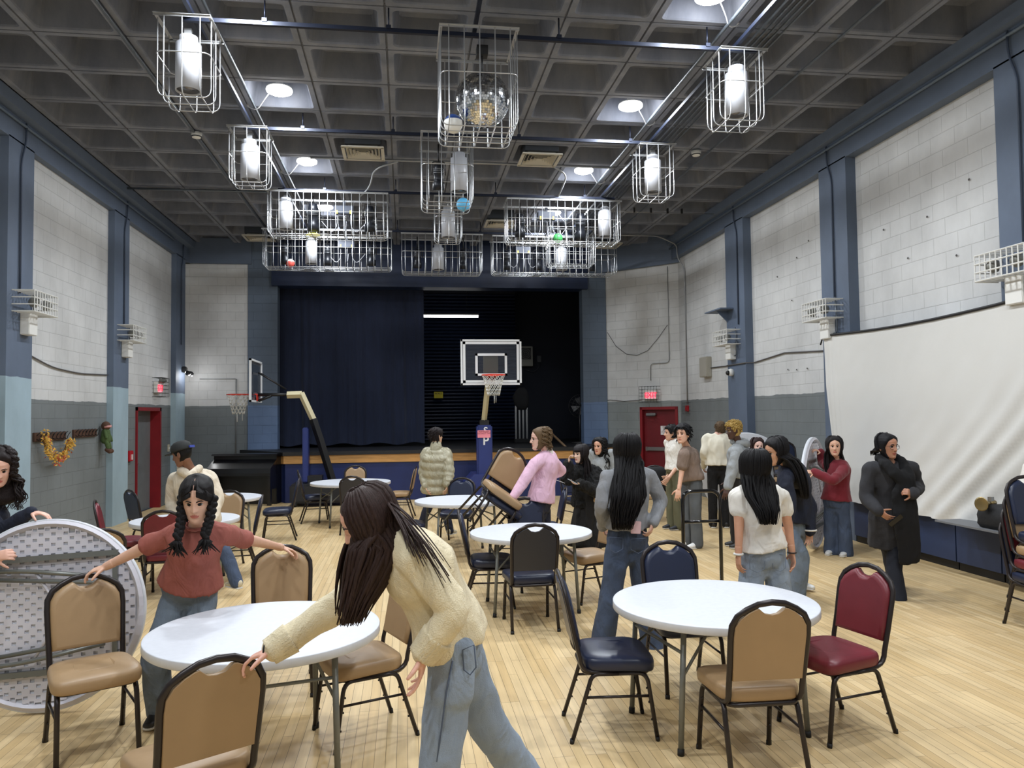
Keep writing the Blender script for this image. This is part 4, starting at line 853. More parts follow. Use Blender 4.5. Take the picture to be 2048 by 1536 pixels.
def tipped_table(R,c,right,up,nrm,label,legs_out=True):
    """table standing on edge; nrm points out of its underside"""
    T=Matrix(((right[0],up[0],nrm[0],c[0]),(right[1],up[1],nrm[1],c[1]),(right[2],up[2],nrm[2],c[2]),(0,0,0,1)))
    e=empty('folding_table',(0,0,0),label=label,cat='table'); e.matrix_world=T
    MB().lathe([(R-.02,-.035),(R-.005,-.033),(R,-.025),(R,.01),(R-.012,.012),(R-.018,.0)],(0,0,0),80).build('tabletop',m_top,e)
    # moulded ribs with rows of pockets
    g=MB(); sx_,sy_=.038*R/.61,.068*R/.61
    for i in range(-17,18):
        for j in range(-10,11):
            x=i*sx_; y=j*sy_+(sy_/2 if i%2 else 0)
            if x*x+y*y>(R-.05)**2: continue
            a,b,c_,d=x-sx_/2,x+sx_/2,y-sy_/2,y+sy_/2; e0,e1,e2,e3=x-sx_*.36,x+sx_*.36,y-sy_*.15,y+sy_*.15; zt_=.012; z0=-.008
            g.add([(a,c_,zt_),(b,c_,zt_),(b,d,zt_),(a,d,zt_),(e0,e2,zt_),(e1,e2,zt_),(e1,e3,zt_),(e0,e3,zt_),(e0,e2,z0),(e1,e2,z0),(e1,e3,z0),(e0,e3,z0)],
              [(0,1,5,4),(1,2,6,5),(2,3,7,6),(3,0,4,7),(4,5,9,8),(5,6,10,9),(6,7,11,10),(7,4,8,11)])
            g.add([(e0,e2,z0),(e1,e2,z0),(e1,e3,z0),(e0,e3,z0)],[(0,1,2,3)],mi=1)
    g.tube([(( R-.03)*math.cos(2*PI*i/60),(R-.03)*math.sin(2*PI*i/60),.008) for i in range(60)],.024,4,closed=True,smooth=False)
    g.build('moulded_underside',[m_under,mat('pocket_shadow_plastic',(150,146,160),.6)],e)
    s=R/.61; f=MB()
    for k in(-1,1):
        f=MB().box((0,k*.36*s,.03),(.9*s,.035,.03)); f.build('rail',m_leg,e)
    for k in(-1,1):
        MB().box((.42*s*1,0,.03),(.03,.72*s,.03)) if k>0 else None
        MB().box((k*.43*s,0,.028),(.03,.72*s,.026)).build('rail',m_leg,e)
        q=k*.3*s
        MB().tube(rpath([(-.36*s,q,.045),(-.1*s,q*.95,.06),(.38*s,q*.7,.07)],.1),.014,8).build('leg',m_leg,e)
        MB().tube(rpath([(-.36*s,q-.05*k,.045),(.3*s,q-.12*k,.07),(.44*s,q-.14*k,.075)],.1),.014,8).build('leg',m_leg,e)
        MB().tube([(-.05*s,q*.9,.05),(.12*s,0,.05)],.01,6).build('brace',m_under,e)
    return e
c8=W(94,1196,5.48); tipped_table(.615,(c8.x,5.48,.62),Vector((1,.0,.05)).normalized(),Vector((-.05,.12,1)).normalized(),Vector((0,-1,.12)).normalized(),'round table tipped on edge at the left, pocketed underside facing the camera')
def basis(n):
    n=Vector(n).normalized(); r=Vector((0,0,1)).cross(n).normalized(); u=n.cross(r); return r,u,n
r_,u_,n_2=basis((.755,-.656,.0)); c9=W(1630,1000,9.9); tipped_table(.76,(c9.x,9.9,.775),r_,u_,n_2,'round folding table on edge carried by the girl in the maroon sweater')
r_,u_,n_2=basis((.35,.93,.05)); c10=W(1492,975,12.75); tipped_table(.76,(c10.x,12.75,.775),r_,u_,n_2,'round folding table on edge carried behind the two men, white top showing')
# ================================================================ push cart, backpack, coat, misc
m_bp=mat('gloss_black_tube',(14,14,16),.15,.3,coat=.6)
ct=empty('chair_cart',(2.33,6.3,0),0,label='black chair cart with a tall arched push handle',cat='cart')
zt=W(1405,982,6.3).z; xl=W(1366,1050,6.3).x-2.33; xr=W(1441,1050,6.3).x-2.33
MB().tube(rpath([(xl,0,.14),(xl,0,zt),(xr,0,zt),(xr,0,.14)],.09,6),.016,10).build('handle',m_bp,ct); zb=W(1405,1043,6.3).z
MB().tube([(xl,0,zb),(xr,0,zb)],.013,8).build('cross_bar',m_bp,ct)
MB().box(((xl+xr)/2,.28,.13),(xr-xl+.1,.6,.03),bev=.008).build('platform',m_bp,ct)
for sx in(xl+.03,xr-.03):
    for yy in(.05,.5): MB().lathe([(.045,-.015),(.05,0),(.045,.015)],(sx,yy,.052),14,R=Ry(PI/2)).box((sx,yy,.1),(.03,.05,.05)).build('wheel',m_cap,ct)
m_bag=mat('black_nylon',(20,21,24),.75,bump=.3,bscale=25)
p=W(2008,1062,7.0); bk=empty('backpack',(6.17,7.3,.64),math.radians(90),label='black backpack lying on the bench at the right edge',cat='bag')
MB().rings([[(a*s+.02*math.sin(a*40+z*30),b*s+.02*math.cos(b*30),z) for a,b in rrect(.26,.15,.09,5)] for z,s in ((.0,.85),(.04,1),(.12,1.02),(.19,.9),(.24,.6),(.25,.3))]).build('body',m_bag,bk); MB().box((-.24,0,.09),(.05,.2,.12),bev=.02).build('pocket',m_bag,bk); MB().tube(rpath([(-.15,-.12,.22),(-.1,-.2,.1),(.1,-.18,.02),(.2,-.1,.1)],.08),.018,6).build('strap',m_bag,bk)
hn=empty('brass_horn',(6.12,7.42,.865),math.radians(200),label='small brass trophy horn on the black backpack at the right',cat='trophy')
MB().lathe([(.02,0),(.03,.06),(.035,.1),(.06,.14),(.075,.15),(.06,.145)],(0,0,.03),16,R=Ry(PI/2)).tube([(0,0,.03),(-.08,0,.03)],.03,8).build('horn',mat('aged_brass',(158,140,98),.35,.8),hn)
MB().box((-.02,0,.07),(.05,.04,.05)).build('valve',m_steel,hn)
gb=empty('board',(6.25,7.5,.615),label='grey board lying on the bench under the end of the sheet',cat='board'); MB().box((-.05,0,.01),(.44,1.2,.02)).build('panel',mat('grey_board',(110,112,116),.6),gb)
co_=W(1338,950,13.2)
MB().rings([[(a*s,b*s*.5+.03*math.sin(z*20),z) for a,b in rrect(.24,.2,.1)] for z,s in ((.5,.8),(.6,1.0),(.75,1.0),(.86,.85),(.93,.5))]).build('black_coat',m_bag,label='black coat draped on the chair by the exit door',cat='coat',loc=(4.42,13.32,0))
# ================================================================ people
def fuse(mb,voxel,smooth=3):
    me=mb.mesh('tmp'); o=bpy.data.objects.new('tmp',me); C.objects.link(o)
    r=o.modifiers.new('r','REMESH'); r.mode='VOXEL'; r.voxel_size=voxel; r.use_smooth_shade=True
    if smooth: s=o.modifiers.new('s','SMOOTH'); s.factor=.6; s.iterations=smooth
    dg=bpy.context.evaluated_depsgraph_get(); dg.update(); ev=o.evaluated_get(dg); m2=bpy.data.meshes.new_from_object(ev)
    n=len(m2.vertices); co=np.empty(n*3,'f'); m2.vertices.foreach_get('co',co); co=co.reshape(-1,3); no=np.empty(n*3,'f'); m2.vertex_normals.foreach_get('vector',no); no=no.reshape(-1,3)
    fs=[tuple(p.vertices) for p in m2.polygons]
    C.objects.unlink(o); bpy.data.objects.remove(o); bpy.data.meshes.remove(me); bpy.data.meshes.remove(m2)
    return co,no,fs
def folds(co,no,amp,freq=9,st=(1,1,.55),seed=0):
    out=co.copy()
    for i,(p,n) in enumerate(zip(co,no)):
        q=Vector((p[0]*freq*st[0]+seed,p[1]*freq*st[1],p[2]*freq*st[2]))
        v=1-2*abs(mnoise.noise(q)); w=mnoise.noise(q*2.7+Vector((5,5,5)))
        out[i]=p+n*(amp*(v-.55)+amp*.35*w)
    return out
HZ=[(-.120,.056,.010,.012),(-.116,.054,.022,.025),(-.106,.047,.036,.037),(-.09,.034,.052,.0475),(-.07,.022,.066,.0555),(-.045,.010,.081,.063),(-.02,.002,.091,.069),(0,-.002,.094,.0725),(.025,-.004,.097,.0755),(.05,-.006,.099,.0765),(.075,-.010,.092,.071),(.095,-.014,.075,.0585),(.108,-.016,.053,.042),(.116,-.016,.029,.024),(.1185,-.016,.006,.006)]
def hz(z):
    for a,b in zip(HZ,HZ[1:]):
        if z<=b[0]:
            t=(z-a[0])/(b[0]-a[0]); t=max(0,t); return [a[i]+(b[i]-a[i])*t for i in (1,2,3)]
    return HZ[-1][1:]
_zs=[-.12,-.118]+[-.116+.232*i/62 for i in range(63)]+[.1185]
_az=[(2*PI*j/72)-.5*math.sin(2*PI*j/72) for j in range(72)]
def head_pt(a,z): yc,d,w=hz(z); return w*math.sin(a),yc+d*math.cos(a)
G_=lambda v,s: math.exp(-(v/s)**2)
def face_dy(x,z,nose=1):
    ax=abs(x); dy=0
    if z<.02 and z>-.048:
        t=min(1,max(0,(.018-z)/.048)); h_=(.003+.021*t)*nose
        if z<-.032: h_*=max(0,1-((-.032-z)/.014)**1.5)
        dy+=h_*G_(x,.0065+.006*t)
        dy+=.005*G_(ax-.013,.005)*G_(z+.033,.007)
    dy-=.0095*G_(ax-.031,.016)*G_(z-.002,.012); dy+=.0045*G_(ax-.028,.02)*G_(z-.022,.007); dy+=.004*G_(ax-.043,.016)*G_(z+.03,.02)
    dy+=.0055*G_(x,.02)*G_(z+.060,.0042)+.0065*G_(x,.017)*G_(z+.0715,.0048)-.0035*G_(x,.024)*G_(z+.0658,.0018)-.003*G_(x,.02)*G_(z+.083,.005); dy+=.006*G_(x,.018)*G_(z+.1,.011)
    return dy
def head_mb(T,hmat_slots=(0,1),k=1,nose=1,jaw=1):
    vs=[];n=72
    for z in _zs:
        for a in _az:
            x,y=head_pt(a,z)
            if z<-.03: x*=1+(jaw-1)*min(1,(-.03-z)/.05)
            if math.cos(a)>.2: y+=face_dy(x,z,nose)*min(1,(math.cos(a)-.2)/.25)
            vs.append((x*k,y*k,z*k))
    fs=[];mi=[]
    for i in range(len(_zs)-1):
        for j in range(n):
            fs.append((i*n+j,i*n+(j+1)%n,(i+1)*n+(j+1)%n,(i+1)*n+j)); z=(_zs[i]+_zs[i+1])/2; x=vs[i*n+j][0]/k; y=vs[i*n+j][1]
            lip=y>.05 and (x/.0235)**2+((z+.0655)/(.0115*(1-.25*abs(x)/.0235)))**2<1
            mi.append(1 if lip else 0)
    fs+=[tuple(range(n-1,-1,-1)),tuple((len(_zs)-1)*n+j for j in range(n))]; mi+=[0,0]
    m=MB(); b=0; m.v=[tuple(T@Vector(v)) for v in vs]; m.f=fs; m.m=mi; m.s=[True]*len(fs)
    for s in(-1,1):
        R=Rz(s*.35); q=MB().sphere((s*.0735*k,-.008*k,-.012*k),(.007*k,.018*k,.031*k),12,R=R); q.tube([(s*(.078)*k,(-.008+.013*math.cos(t))*k,(-.01+.024*math.sin(t))*k) for t in [PI*2*i/12 for i in range(12)]],.0035*k,6,closed=True); m.add(q.v,q.f,True,0,T)
        # eyelids
        for (t0,t1) in ((18,95),(-95,-28)):
            V=[];F=[];c=Vector((s*.031,.0645,.0015)); nn=12
            for i in range(5):
                th=math.radians(t0+(t1-t0)*i/4)
                for j in range(nn):
                    ph=math.radians(-75+150*j/(nn-1)); V.append((c+Vector((math.cos(th)*math.sin(ph)*1.12,math.cos(th)*math.cos(ph),math.sin(th)))*.0142)*k)
            for i in range(4):
                for j in range(nn-1): F.append((i*nn+j,i*nn+j+1,(i+1)*nn+j+1,(i+1)*nn+j))
            m.add(V,F,True,0,T)
    return m
m_eye=mat('eye_white',(226,222,216),.25); m_iris=mat('dark_iris',(38,26,20),.2)
def eyes(T,root,k,brow_m,hl):
    for s in(-1,1):
        e=MB().sphere((0,0,0),.0128*k,14); 
        q=MB().lathe([(.0065*k,0),(.0055*k,.0012*k),(.001,.0018*k)],(0,.0118*k,0),12,R=Rx(-PI/2)); e.add(q.v,q.f,True,1)
        T2=T@Matrix.Translation((s*.031*k,.0645*k,.0015*k)); M_=MB().add(e.v,e.f,True,0,T2); M_.m=list(e.m); M_.build('eye',[m_eye,m_iris],root,loc=hl)
        b=MB().tube([T@(Vector(p)*k) for p in ((s*.013,.0955,.019),(s*.024,.0965,.0245),(s*.036,.0895,.0245),(s*.047,.0795,.017))],[.0028*k,.0035*k,.003*k,.0012*k],6,rb=[.002*k]*4,lat=T.to_3x3()@Vector((0,0,1))); b.build('eyebrow',brow_m,root,loc=hl)
        MB().tube([T@(Vector(p)*k) for p in ((s*.018,.0755,.0035),(s*.025,.0795,.0085),(s*.034,.0785,.0085),(s*.0435,.0705,.002))],.0011*k,5).build('eyelash',m_iris,root,loc=hl)
def hand_mb(m,wr,d,pn,k=1,side=1,curl=(.35,.4,.45,.5),spread=.12,thumb=.6,tcurl=.3,ftaper=1):
    """palm + five separate fingers. d: direction of the hand, pn: palm normal (palm side), side: +1 thumb on +(d x pn)"""
    d=Vector(d).normalized(); pn=Vector(pn); pn=(pn-d*pn.dot(d)).normalized(); lt=d.cross(pn).normalized()*side  # towards the thumb
    P=lambda a,b,c: wr+(d*a+lt*b+pn*c)*k
    m.caps([P(-.02,0,0),P(.01,0,0),P(.045,.002,.0),P(.082,.0,.002)],[.026*k,.03*k,.039*k,.041*k],14,lat=lt,rb=[.019*k,.017*k,.0145*k,.011*k])
    m.caps([P(.015,.022,.006),P(.05,.03,.008)],[.014*k,.012*k],8)
    L=[(.043,.026,.021),(.048,.03,.022),(.044,.027,.021),(.034,.02,.019)]
    for i in range(4):
        b=.03-.0195*i; a0=.084-(.003*abs(i-1.2)); p=P(a0,b,.0); dr=(d+lt*(spread*(1.2-i))).normalized(); c=curl[i]; r=(.0088,.0092,.0088,.0076)[i]*k
        pts=[p-dr*.02*k,p]; rr=[r*1.02,r]; ang=0
        ax=dr.cross(pn).normalized()
        for q in range(3):
            ang+=c*(.9,1.15,.7)[q]; dd=(dr*math.cos(ang)+pn*math.sin(ang)); pts.append(pts[-1]+dd*L[i][q]*k); rr.append(r*(.97,.9,.72)[q])
        m.caps(pts,rr,8)
    t0=P(.02,.028,.006); td=(lt*math.sin(thumb+.35)+d*math.cos(thumb+.35)+pn*.25).normalized(); pts=[P(.008,.012,.004),t0]; rr=[.013*k,.0125*k]; cur=td
    for q,Lq in enumerate((.038,.032,.024)):
        pts.append(pts[-1]+cur*Lq*k); rr.append((.0115,.0102,.0078)[q]*k); cur=(cur+(d*.5+pn*.6-lt*.35)*tcurl).normalized()
    m.caps(pts,rr,8)
def mats_hair(name,rgb):
    m=mat(name,tuple(v*.8 for v in rgb),.5,var=.35,vscale=40,stretch=(6,6,.6),bump=.4,bscale=90); m.node_tree.nodes['Principled BSDF'].inputs['Specular IOR Level'].default_value=.22; return m
def hairshell(T,k,hairm,style,root,hl,Tk=.014,lump=.004,freq=30,name='hair'):
    """style(a_deg 0=front..180=back, z) -> signed distance inside the hair area"""
    vs=[];n=72
    zs=[-.1+.2185*i/50 for i in range(51)]+[.1186]
    for z in zs:
        for a in _az:
            x,y=head_pt(a,z); ad=abs(math.degrees((a+PI)%(2*PI)-PI)); mval=style(ad,z,x)
            t=-.004 if mval<=0 else Tk*min(1,mval/.018)**.6
            nv=Vector((x,y+.004,z*.9)).normalized(); 
            if z>.1185 : nv=Vector((0,0,1))
            p=Vector((x,y,z))+nv*t
            if mval>0: p+=nv*lump*mnoise.noise(Vector((x*freq,y*freq,z*freq*.5)))
            vs.append(T@(p*k))
    fs=[]
    for i in range(len(zs)-1):
        for j in range(n): fs.append((i*n+j,i*n+(j+1)%n,(i+1)*n+(j+1)%n,(i+1)*n+j))
    fs.append(tuple((len(zs)-1)*n+j for j in range(n)))
    return vs,fs
def st_short(ad,z,x): 
    zz=.06 if ad<42 else (.06-.075*(ad-42)/28 if ad<70 else (-.015+(.0 if ad<80 else 0) if ad<84 else (.012 if ad<100 else -.075)))
    return z-zz
def st_long(ad,z,x):
    zz=.082-.028*(ad/45)**1.5 if ad<45 else ((.054-.068*(ad-45)/25 if ad<70 else (-.014-.2*(ad-70)/10 if ad<80 else -.214)))
    return z-zz
def st_bangs(ad,z,x):
    zz=.028 if ad<48 else (.028-.16*(ad-48)/20 if ad<68 else -.2)
    return z-zz
def locks(m,T,k,guide,n=120,a0=76,r=.008,wave=.004,curly=0,zroot=.112,rnd=None,zleave=-.01,straight=1,arange=None,back=.04):
    """guide: list of (world offset from head centre, half width, half depth)"""
    R=rnd or random; hc=T.translation; lat=(T.to_3x3()@Vector((1,0,0))); lat=Vector((lat.x,lat.y,0)).normalized(); dep=Vector((-lat.y,lat.x,0))
    if dep.dot(T.to_3x3()@Vector((0,1,0)))<0: dep=-dep
    for q in range(n):
        a=math.radians(R.uniform(*(arange or (a0,360-a0)))); off=.015+R.random()*.014; pts=[]
        for z in (zroot,.1,.075,.04,.0,zleave-.02):
            x,y=head_pt(a,z); nv=Vector((x,y,z*.7)).normalized(); pts.append(T@((Vector((x,y,z))+nv*off)*k))
        s=math.sin(a); qd=R.uniform(-1,1) ; s2=s*.85+R.uniform(-.25,.25); ph=R.uniform(0,6.3); L=R.uniform(.86,1.0)
        fw=math.cos(a)
        if fw>-.25 and back>0: s2=math.copysign(max(.72,abs(s2)),s)
        for gi,(o,w_,d_) in enumerate(guide):
            p=hc+Vector(o)-dep*back+lat*(w_*s2)+dep*(d_*(.6*fw+.5*qd)); t=(gi+1)/len(guide)
            if gi==len(guide)-1: p=pts[-1].lerp(p,L)
            p+=lat*wave*math.sin(ph+gi*1.7)+dep*wave*math.cos(ph*1.3+gi*2.1); pts.append(p)
        if curly:
            dense=[]
            for i in range(len(pts)-1):
                for t in (0,.2,.4,.6,.8): dense.append(pts[i].lerp(pts[i+1],t))
            pts=[p+(lat*math.cos(ph+i*1.25)+dep*math.sin(ph+i*1.25))*curly*min(1,i/8) for i,p in enumerate(dense)]
        else:
            P2=[]
            for i in range(len(pts)-1):
                p0=pts[max(0,i-1)];p1=pts[i];p2=pts[i+1];p3=pts[min(len(pts)-1,i+2)]
                for t in ((0,.5) if i>3 else (0,)): P2.append(.5*((2*p1)+(p2-p0)*t+(2*p0-5*p1+4*p2-p3)*t*t+(3*p1-p0-3*p2+p3)*t**3))
            pts=P2+[pts[-1]]
        nn=len(pts); rad=[r*k*(.6+.7*min(1,i/3))*(1 if i<nn*.7 else max(.15,(nn-1-i)/(nn*.3))) for i in range(nn)]
        m.tube(pts,rad,5,rb=[x*.6 for x in rad])
def mass(m,T,k,guide,f=.85,back=.05):
    hc=T.translation; bk=T.to_3x3()@Vector((0,-1,0)); bk=Vector((bk.x,bk.y,0)).normalized()*back; lat=(T.to_3x3()@Vector((1,0,0))); lat=Vector((lat.x,lat.y,0)).normalized()
    P=[hc+Vector((0,0,.02))+bk*.3]+[hc+Vector(o)+bk for o,_,_ in guide[:-1]]; m.caps(P,[.08*k]+[w*f for _,w,_ in guide[:-1]],16,lat=lat,rb=[.07*k]+[d*(f-.3 if back else f) for _,_,d in guide[:-1]])
def tufts(m,T,k,style,n=150,L=.045,r=.007,sweep=(0,-.6,-.3),curl=0,out=.5):
    for q in range(n):
        a=random.uniform(0,2*PI); z=random.uniform(-.07,.115); x,y=head_pt(a,z); ad=abs(math.degrees((a+PI)%(2*PI)-PI))
        if style(ad,z,x)<.006: continue
        nv=Vector((x,y,z)).normalized(); p=Vector((x,y,z))+nv*.008; d=(Vector(sweep)+nv*out+Vector((random.gauss(0,.3),random.gauss(0,.3),random.gauss(0,.2)))).normalized()
        pts=[p]
        for i in range(3): pts.append(pts[-1]+d*L/3+Vector((0,0,-.004*i))+ (Vector((math.sin(q+i*2.2),math.cos(q+i*2.2),0))*curl))
        m.tube([T@(p_*k) for p_ in pts],[r*k,r*k*1.1,r*k*.8,r*k*.2],5)
def person(label,J,k=.96,sex='f',skin=(216,176,152),top=None,pants=None,face=(0,-1),pitch=0,roll=0,hair=None,fv=.012,shoe=(40,38,38),hands=None,group=None,vis_legs=True,hairrgb=(26,22,22),eyes_on=True,nose=1,headk=None,belly=1,shoes_on=True,skirt=None,jaw=1,torso_k=1):
    """J joints in world space; hands: dict L/R -> kwargs for hand_mb"""
    root=empty('person',(J['pel'].x,J['pel'].y,0),label=label,cat='person'); hl=-root.location
    f=Vector((face[0],face[1],0)).normalized(); hk=headk or k*1.0
    zf=Matrix.Rotation(math.atan2(f.x,-f.y)+PI,4,'Z')  # local +y -> face
    T=Matrix.Translation(J['hd'])@Matrix.Rotation(math.atan2(-f.x,f.y),4,'Z')@Matrix.Rotation(roll,4,'Y')@Matrix.Rotation(-pitch,4,'X')
    sk=mat('skin_%d_%d_%d'%skin,skin,.5,var=.04,vscale=30); sk.node_tree.nodes['Principled BSDF'].inputs['Subsurface Weight'].default_value=.08; sk.node_tree.nodes['Principled BSDF'].inputs['Subsurface Radius'].default_value=(.01,.004,.002)
    lip=mat('lips_%d_%d_%d'%skin,(int(skin[0]*.86),int(skin[1]*.62),int(skin[2]*.64)),.4); hm=mats_hair('hair_%d_%d_%d'%hairrgb,hairrgb)
    lc=(J['shR']-J['shL']).normalized(); lp=(J['hpR']-J['hpL']).normalized(); pel,nb=J['pel'],J['nb']; sp=nb-pel
    wr_=1 if sex=='m' else .9
    def spine(t): 
        b=J.get('chest'); 
        if b is None: return pel+sp*t
        return (pel*(1-t)**2+(2*b-(pel+nb)/2)*2*t*(1-t)+nb*t*t)
    W_={'m':[(-.06,.150,.105),(.06,.165,.118),(.25,.152,.112),(.42,.150,.112),(.62,.168,.122),(.8,.172,.112),(.93,.13,.085),(1.0,.07,.065)],
        'f':[(-.06,.155,.105),(.06,.172,.118),(.25,.145,.105),(.42,.128,.1),(.62,.145,.118),(.8,.152,.105),(.93,.115,.078),(1.0,.06,.056)]}[sex]
    def torso(m,pad,t0=-.06,t1=1.0,flare=0,puff=None,flat=False):
        P,A,B,Lt=[],[],[],[]
        ts=[t0+(t1-t0)*i/14 for i in range(15)] if puff is None else [t0+(t1-t0)*i/44 for i in range(45)]
        for t in ts:
            for a,b in zip(W_,W_[1:]):
                if t<=b[0] or b is W_[-1]:
                    u=min(1,max(0,(t-a[0])/(b[0]-a[0]))); ra=a[1]+(b[1]-a[1])*u; rb=a[2]+(b[2]-a[2])*u; break
            e=pad*(1 if t<.85 else max(.25,1-(t-.85)/.15*.75))+flare*max(0,.5-t)
            if puff: e+=puff[0]*abs(math.sin(PI*(t-t0)/(t1-t0)*puff[1]))
            P.append(spine(t)); A.append((ra*torso_k*k+e)); B.append((rb*torso_k*belly*k+e)); Lt.append(lp.lerp(lc,min(1,max(0,t))))
        (m.tube if flat else m.caps)(P,A,20,lat=Lt,rb=B)
    def limb(m,a,b,c,ra,rb_,rc,t0=0,t1=2,n=12):
        pts=[];rr=[]
        N_=16
        for i in range(N_+1):
            t=t0+(t1-t0)*i/N_
            if t<=1: p=a.lerp(b,t); r=ra+(rb_-ra)*t
            else: p=b.lerp(c,t-1); r=rb_+(rc-rb_)*(t-1)
            if .85<t<1.15: # soften the joint
                q=(t-.85)/.3; p=(a.lerp(b,.85)*(1-q)**2+b*2*q*(1-q)+b.lerp(c,.15)*q*q)
            pts.append(p);rr.append(r)
        m.caps(pts,rr,n)
    # ---- skin body
    B=MB(); torso(B,-.014,.08)
    for s in 'LR':
        limb(B,J['hp'+s],J['kn'+s],J['an'+s],.068*k,.048*k,.034*k); limb(B,J['sh'+s],J['el'+s],J['wr'+s],.047*k,.038*k,.026*k)
    B.caps([nb-(nb-J['hd']).normalized()*(-.03),T@Vector((0,-.02,-.06))],[.056*k*(1 if sex=='m' else .88),.05*k*(1 if sex=='m' else .88)],14)
    co,no,fs=fuse(B,fv,2); body=MB(); body.add([tuple(x) for x in co],fs,True)
    HM=MB()
    for s in 'LR':
        hd_=(hands or {}).get(s,{}); el,wr=J['el'+s],J['wr'+s]; d=hd_.get('d') or (wr-el); inward=(J['sh'+('R' if s=='L' else 'L')]-J['sh'+s]); pn=hd_.get('pn') or inward
        kw={a_:b_ for a_,b_ in hd_.items() if a_ not in('d','pn')}; 
        side=kw.pop('side',None)
        if side is None:
            # thumb forward: choose the side pointing to the front of the body
            ld=Vector(d).cross(Vector(pn)); fr=lc.cross(Vector((0,0,1)))*-1; side=1 if ld.dot(Vector((f.x,f.y,.3)))>0 else -1
        h=MB(); h.caps([wr-(wr-el).normalized()*.05,wr],[.03*k,.0265*k],12); hand_mb(h,wr,d,pn,k*(1.0 if sex=='m' else .93),side=side,**kw)
        c2,n2,f2=fuse(h,hd_.get('vx',.0045) if False else (.0042 if k and fv<.0115 else .0055),1); body.add([tuple(x) for x in c2],f2,True)
    hm_=head_mb(T,k=hk,nose=nose,jaw=jaw); off=len(body.v); body.v+=hm_.v; body.f+=[tuple(off+i for i in q) for q in hm_.f]; body.m+=hm_.m; body.s+=hm_.s
    body.build('body',[sk,lip],root,loc=hl)
    if eyes_on: eyes(T,root,hk,hm,hl)
    # ---- clothes
    if pants:
        m=MB(); pa=pants; top_t=pa.get('top',.14)
        torso(m,pa.get('pad',.008),-.08,top_t,0,None,True)
        for s in 'LR':
            A_,B_,C_=J['hp'+s],J['kn'+s],J['an'+s]; limb(m,A_,B_,C_+Vector((0,0,pa.get('low',-.02))),pa['r'][0]*k,pa['r'][1]*k,pa['r'][2]*k)
        if pa.get('crotch',1): m.caps([pel-sp.normalized()*.08*k,J['hpL'].lerp(J['hpR'],.5)-Vector((0,0,.04))],[.1*k,.08*k],12,lat=lp,rb=[.09*k,.08*k])
        for p_,q_,r_,r2_ in pa.get('extra',[]): m.caps([p_,q_],[r_,r2_],16)
        co,no,fs=fuse(m,fv,8); co=folds(co,no,pa.get('fold',.008),9,(1,1,.5),seed=len(label))
        P_=MB(); P_.add([tuple(x) for x in co],fs,True); P_.build(pa.get('name','trousers'),pa['m'],root,loc=hl)
    if skirt:
        P,A=[],[]; c0=spine(.2); zb=skirt['z']; rings=[]
        for i in range(13):
            t=i/12; c=c0.lerp(Vector((pel.x,pel.y,zb)),t); c.z=c0.z+(zb-c0.z)*t; w=.14*k+(skirt['w']-.14*k)*t**.8; d_=.11*k+(skirt['w']*.75-.11*k)*t**.8; R_=[]
            for j in range(60):
                a=2*PI*j/60; fl=1+.09*t*math.sin(a*9+t*2)+.05*t*math.sin(a*17); v=lp*math.cos(a)*w*fl+lp.cross(Vector((0,0,1)))*math.sin(a)*d_*fl; R_.append(c+v)
            rings.append(R_)
        MB().rings(rings).build('skirt',skirt['m'],root,loc=hl)
    if top:
        tp=top; m=MB(); torso(m,tp.get('pad',.014),tp.get('t0',.02),tp.get('t1',.985),tp.get('flare',.03),tp.get('puff'),True)
        for s in 'LR':
            r=tp['r']; se=tp.get('sleeve',2)
            if tp.get('puff'):
                a,b,c=J['sh'+s],J['el'+s],J['wr'+s]; pts=[];rr=[]
                for i in range(41):
                    t=2*i/40; p=a.lerp(b,t) if t<=1 else b.lerp(c,t-1); base=r[0]+(r[1]-r[0])*t if t<=1 else r[1]+(r[2]-r[1])*(t-1); pts.append(p); rr.append((base+.014*abs(math.sin(PI*t*2.6)))*k)
                m.caps(pts,rr,14)
            else: limb(m,J['sh'+s],J['el'+s],J['wr'+s],r[0]*k,r[1]*k,r[2]*k,0,se,14)
            m.caps([spine(.88)+lc*(.05 if s=='R' else -.05),J['sh'+s]],[.062*k+tp.get('pad',.014),r[0]*k],12)
        co,no,fs=fuse(m,fv,2 if tp.get('puff') else 3); co=folds(co,no,tp.get('fold',.009),tp.get('ff',8),(1,1,.6),seed=len(label)*1.7)
        P_=MB(); P_.add([tuple(x) for x in co],fs,True)
        if tp.get('neck'): 
            cdir=(J['hd']-nb).normalized(); P_.tube([nb+cdir*.01+(lc*math.cos(a)+lc.cross(cdir)*math.sin(a))*.062*k for a in [2*PI*i/24 for i in range(24)]],.009,6,closed=True)
        P_.build(tp.get('name','shirt'),tp['m'],root,loc=hl)
        if tp.get('cuff'):
            for s in 'LR':
                a,b=J['el'+s],J['wr'+s]; d=(b-a).normalized(); m2=MB(); rc=tp['r'][2]*k*1.03
                pts=[b-d*.085+d*.1*i/9 for i in range(10)]; m2.tube(pts,[rc*(1.12-.02*i) for i in range(10)],44); 
                for vi,v in enumerate(m2.v): 
                    if (vi%44)%2: 
                        c_=pts[min(9,vi//44)]; m2.v[vi]=tuple(Vector(v)+(Vector(v)-c_)*.12)
                m2.build('ribbed_cuff',tp['m'],root,loc=hl)
